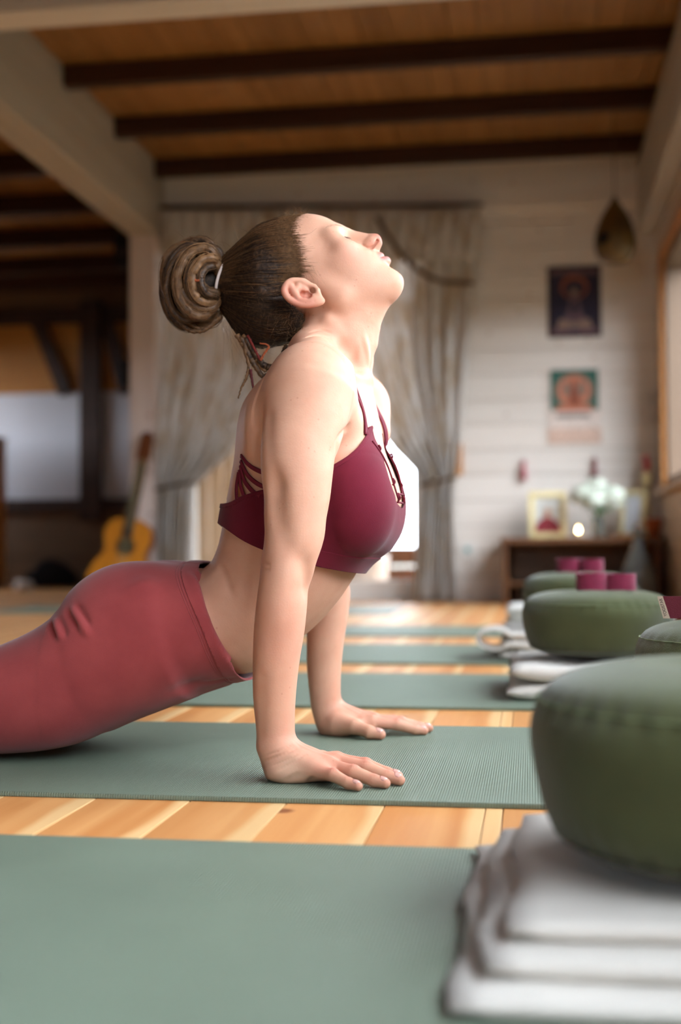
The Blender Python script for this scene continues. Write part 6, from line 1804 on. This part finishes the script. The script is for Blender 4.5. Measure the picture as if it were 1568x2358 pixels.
BLK = mat('black_cloth', (26, 22, 24), rough=.85, var=.3, scale=12); PALEC = mat('pale_cloth', (190, 176, 166), rough=.9, var=.15, scale=20)
blob_bag('cloth_bag', 118, 1320, 9.70, .20, .11, .12, 'dark cloth bag slumped on the floor of the back room', BLK, 0.0, 2)
blob_bag('folded_cloth', 56, 1352, 8.75, .08, .07, .05, 'small pale folded cloth on the floor by the cabinet', PALEC, 0.0, 3)
hb_ = blob_bag('bag_body', 286, 862, 7.00, .042, .045, .10, 'bag', BLK, None, 4)
del hb_['label'], hb_['category']
hroot = empty('hanging_bag', (hb_.location.x, hb_.location.y, hb_.location.z)); hb_.parent = hroot; hb_.location = (0, 0, 0); tag(hroot, 'black bag hanging on a cord under the white beam beside the post', 'bag')
MB().tube([(0, 0, .06), (.02, 0, zb - hroot.location.z + .002)], .004, 6).build('cord', BLK, hroot)
spk = empty('loudspeaker', tuple(P(289, 575, 7.25))); tag(spk, 'small black loudspeaker mounted under the white beam', 'loudspeaker')
MB().bevbox((-.055, -.06, -.10), (.055, .06, .09), .008).build('cabinet', BLK, spk); MB().prism(circ(0, -.03, .036, .036), 'y', -.064, -.058).build('cone', EBONY, spk); MB().bevbox((-.01, .04, .08), (.01, .06, .14), .002).build('bracket', EBONY, spk)

struct(MB().bevbox((DX0 - .4, YF + .15, 2.40), (DX1 + .4, YF + .45, 2.46), .01).build('added_roof', DARKW))  # unseen roof added to keep sky light off the floor by the door
# outdoors behind the glass door
scr = empty('board_screen', (float(P(505, 1300, 7.75)[0]), 7.75, -.2)); tag(scr, 'pale vertical board screen standing outside the garden door', 'screen')
PALEB = wood('pale_outdoor_board', (240, 216, 180), (230, 200, 160), (190, 150, 110), 'z', rough=.7, rand=.06)
xa = float(P(452, 1200, 7.75)[0]); xe = float(P(840, 1200, 7.75)[0]); zt2 = float(P(500, 1000, 7.75)[2]) + .75; x = xa; sw = .085  # boards carried on behind her, unseen, to block low sky
sme = MB().bevbox((0, 0, 0), (sw - .006, .022, zt2 + .2), .003).mesh('board'); sme.materials.append(PALEB)
while x < xe: obj('board', sme, None, scr, (x - scr.location.x, 0, 0)); x += sw
for z in (.4, 1.2): MB().bevbox((xa - scr.location.x, .022, z), (xe - scr.location.x, .06, z + .08), .003).build('rail', PALEB, scr)
pp = empty('garden_planter', (float(P(845, 1384, 7.5)[0]), 7.55, -.2)); tag(pp, 'round white planter standing outside the garden door', 'planter')
MB().lathe([(.085, 0), (.10, .01), (.118, .22), (.122, .42), (.128, .43), (.128, .46), (.116, .46), (.112, .40), (.001, .38)], 32).build('pot', WHITEPAINT, pp, True)
MB().lathe([(.113, .405), (.001, .415)], 24).build('soil', mat('soil_b', (60, 44, 34), rough=.95), pp)
bx = empty('garden_crate', (float(P(925, 1384, 7.8)[0]), 7.85, -.2)); tag(bx, 'brown slatted crate beside the white planter outdoors', 'crate')
for z in (.0, .13, .26, .39): MB().bevbox((-.13, -.12, z + .01), (.13, -.10, z + .12), .003).build('slat', TBW, bx); MB().bevbox((-.13, .10, z + .01), (.13, .12, z + .12), .003).build('slat', TBW, bx); MB().bevbox((-.13, -.10, z + .01), (-.11, .10, z + .12), .003).build('slat', TBW, bx); MB().bevbox((.11, -.10, z + .01), (.13, .10, z + .12), .003).build('slat', TBW, bx)
for sx in (-.105, .105):
    for sy in (-.095, .095): MB().bevbox((sx - .012, sy - .012, 0), (sx + .012, sy + .012, .52), .002).build('corner_post', TBW, bx)
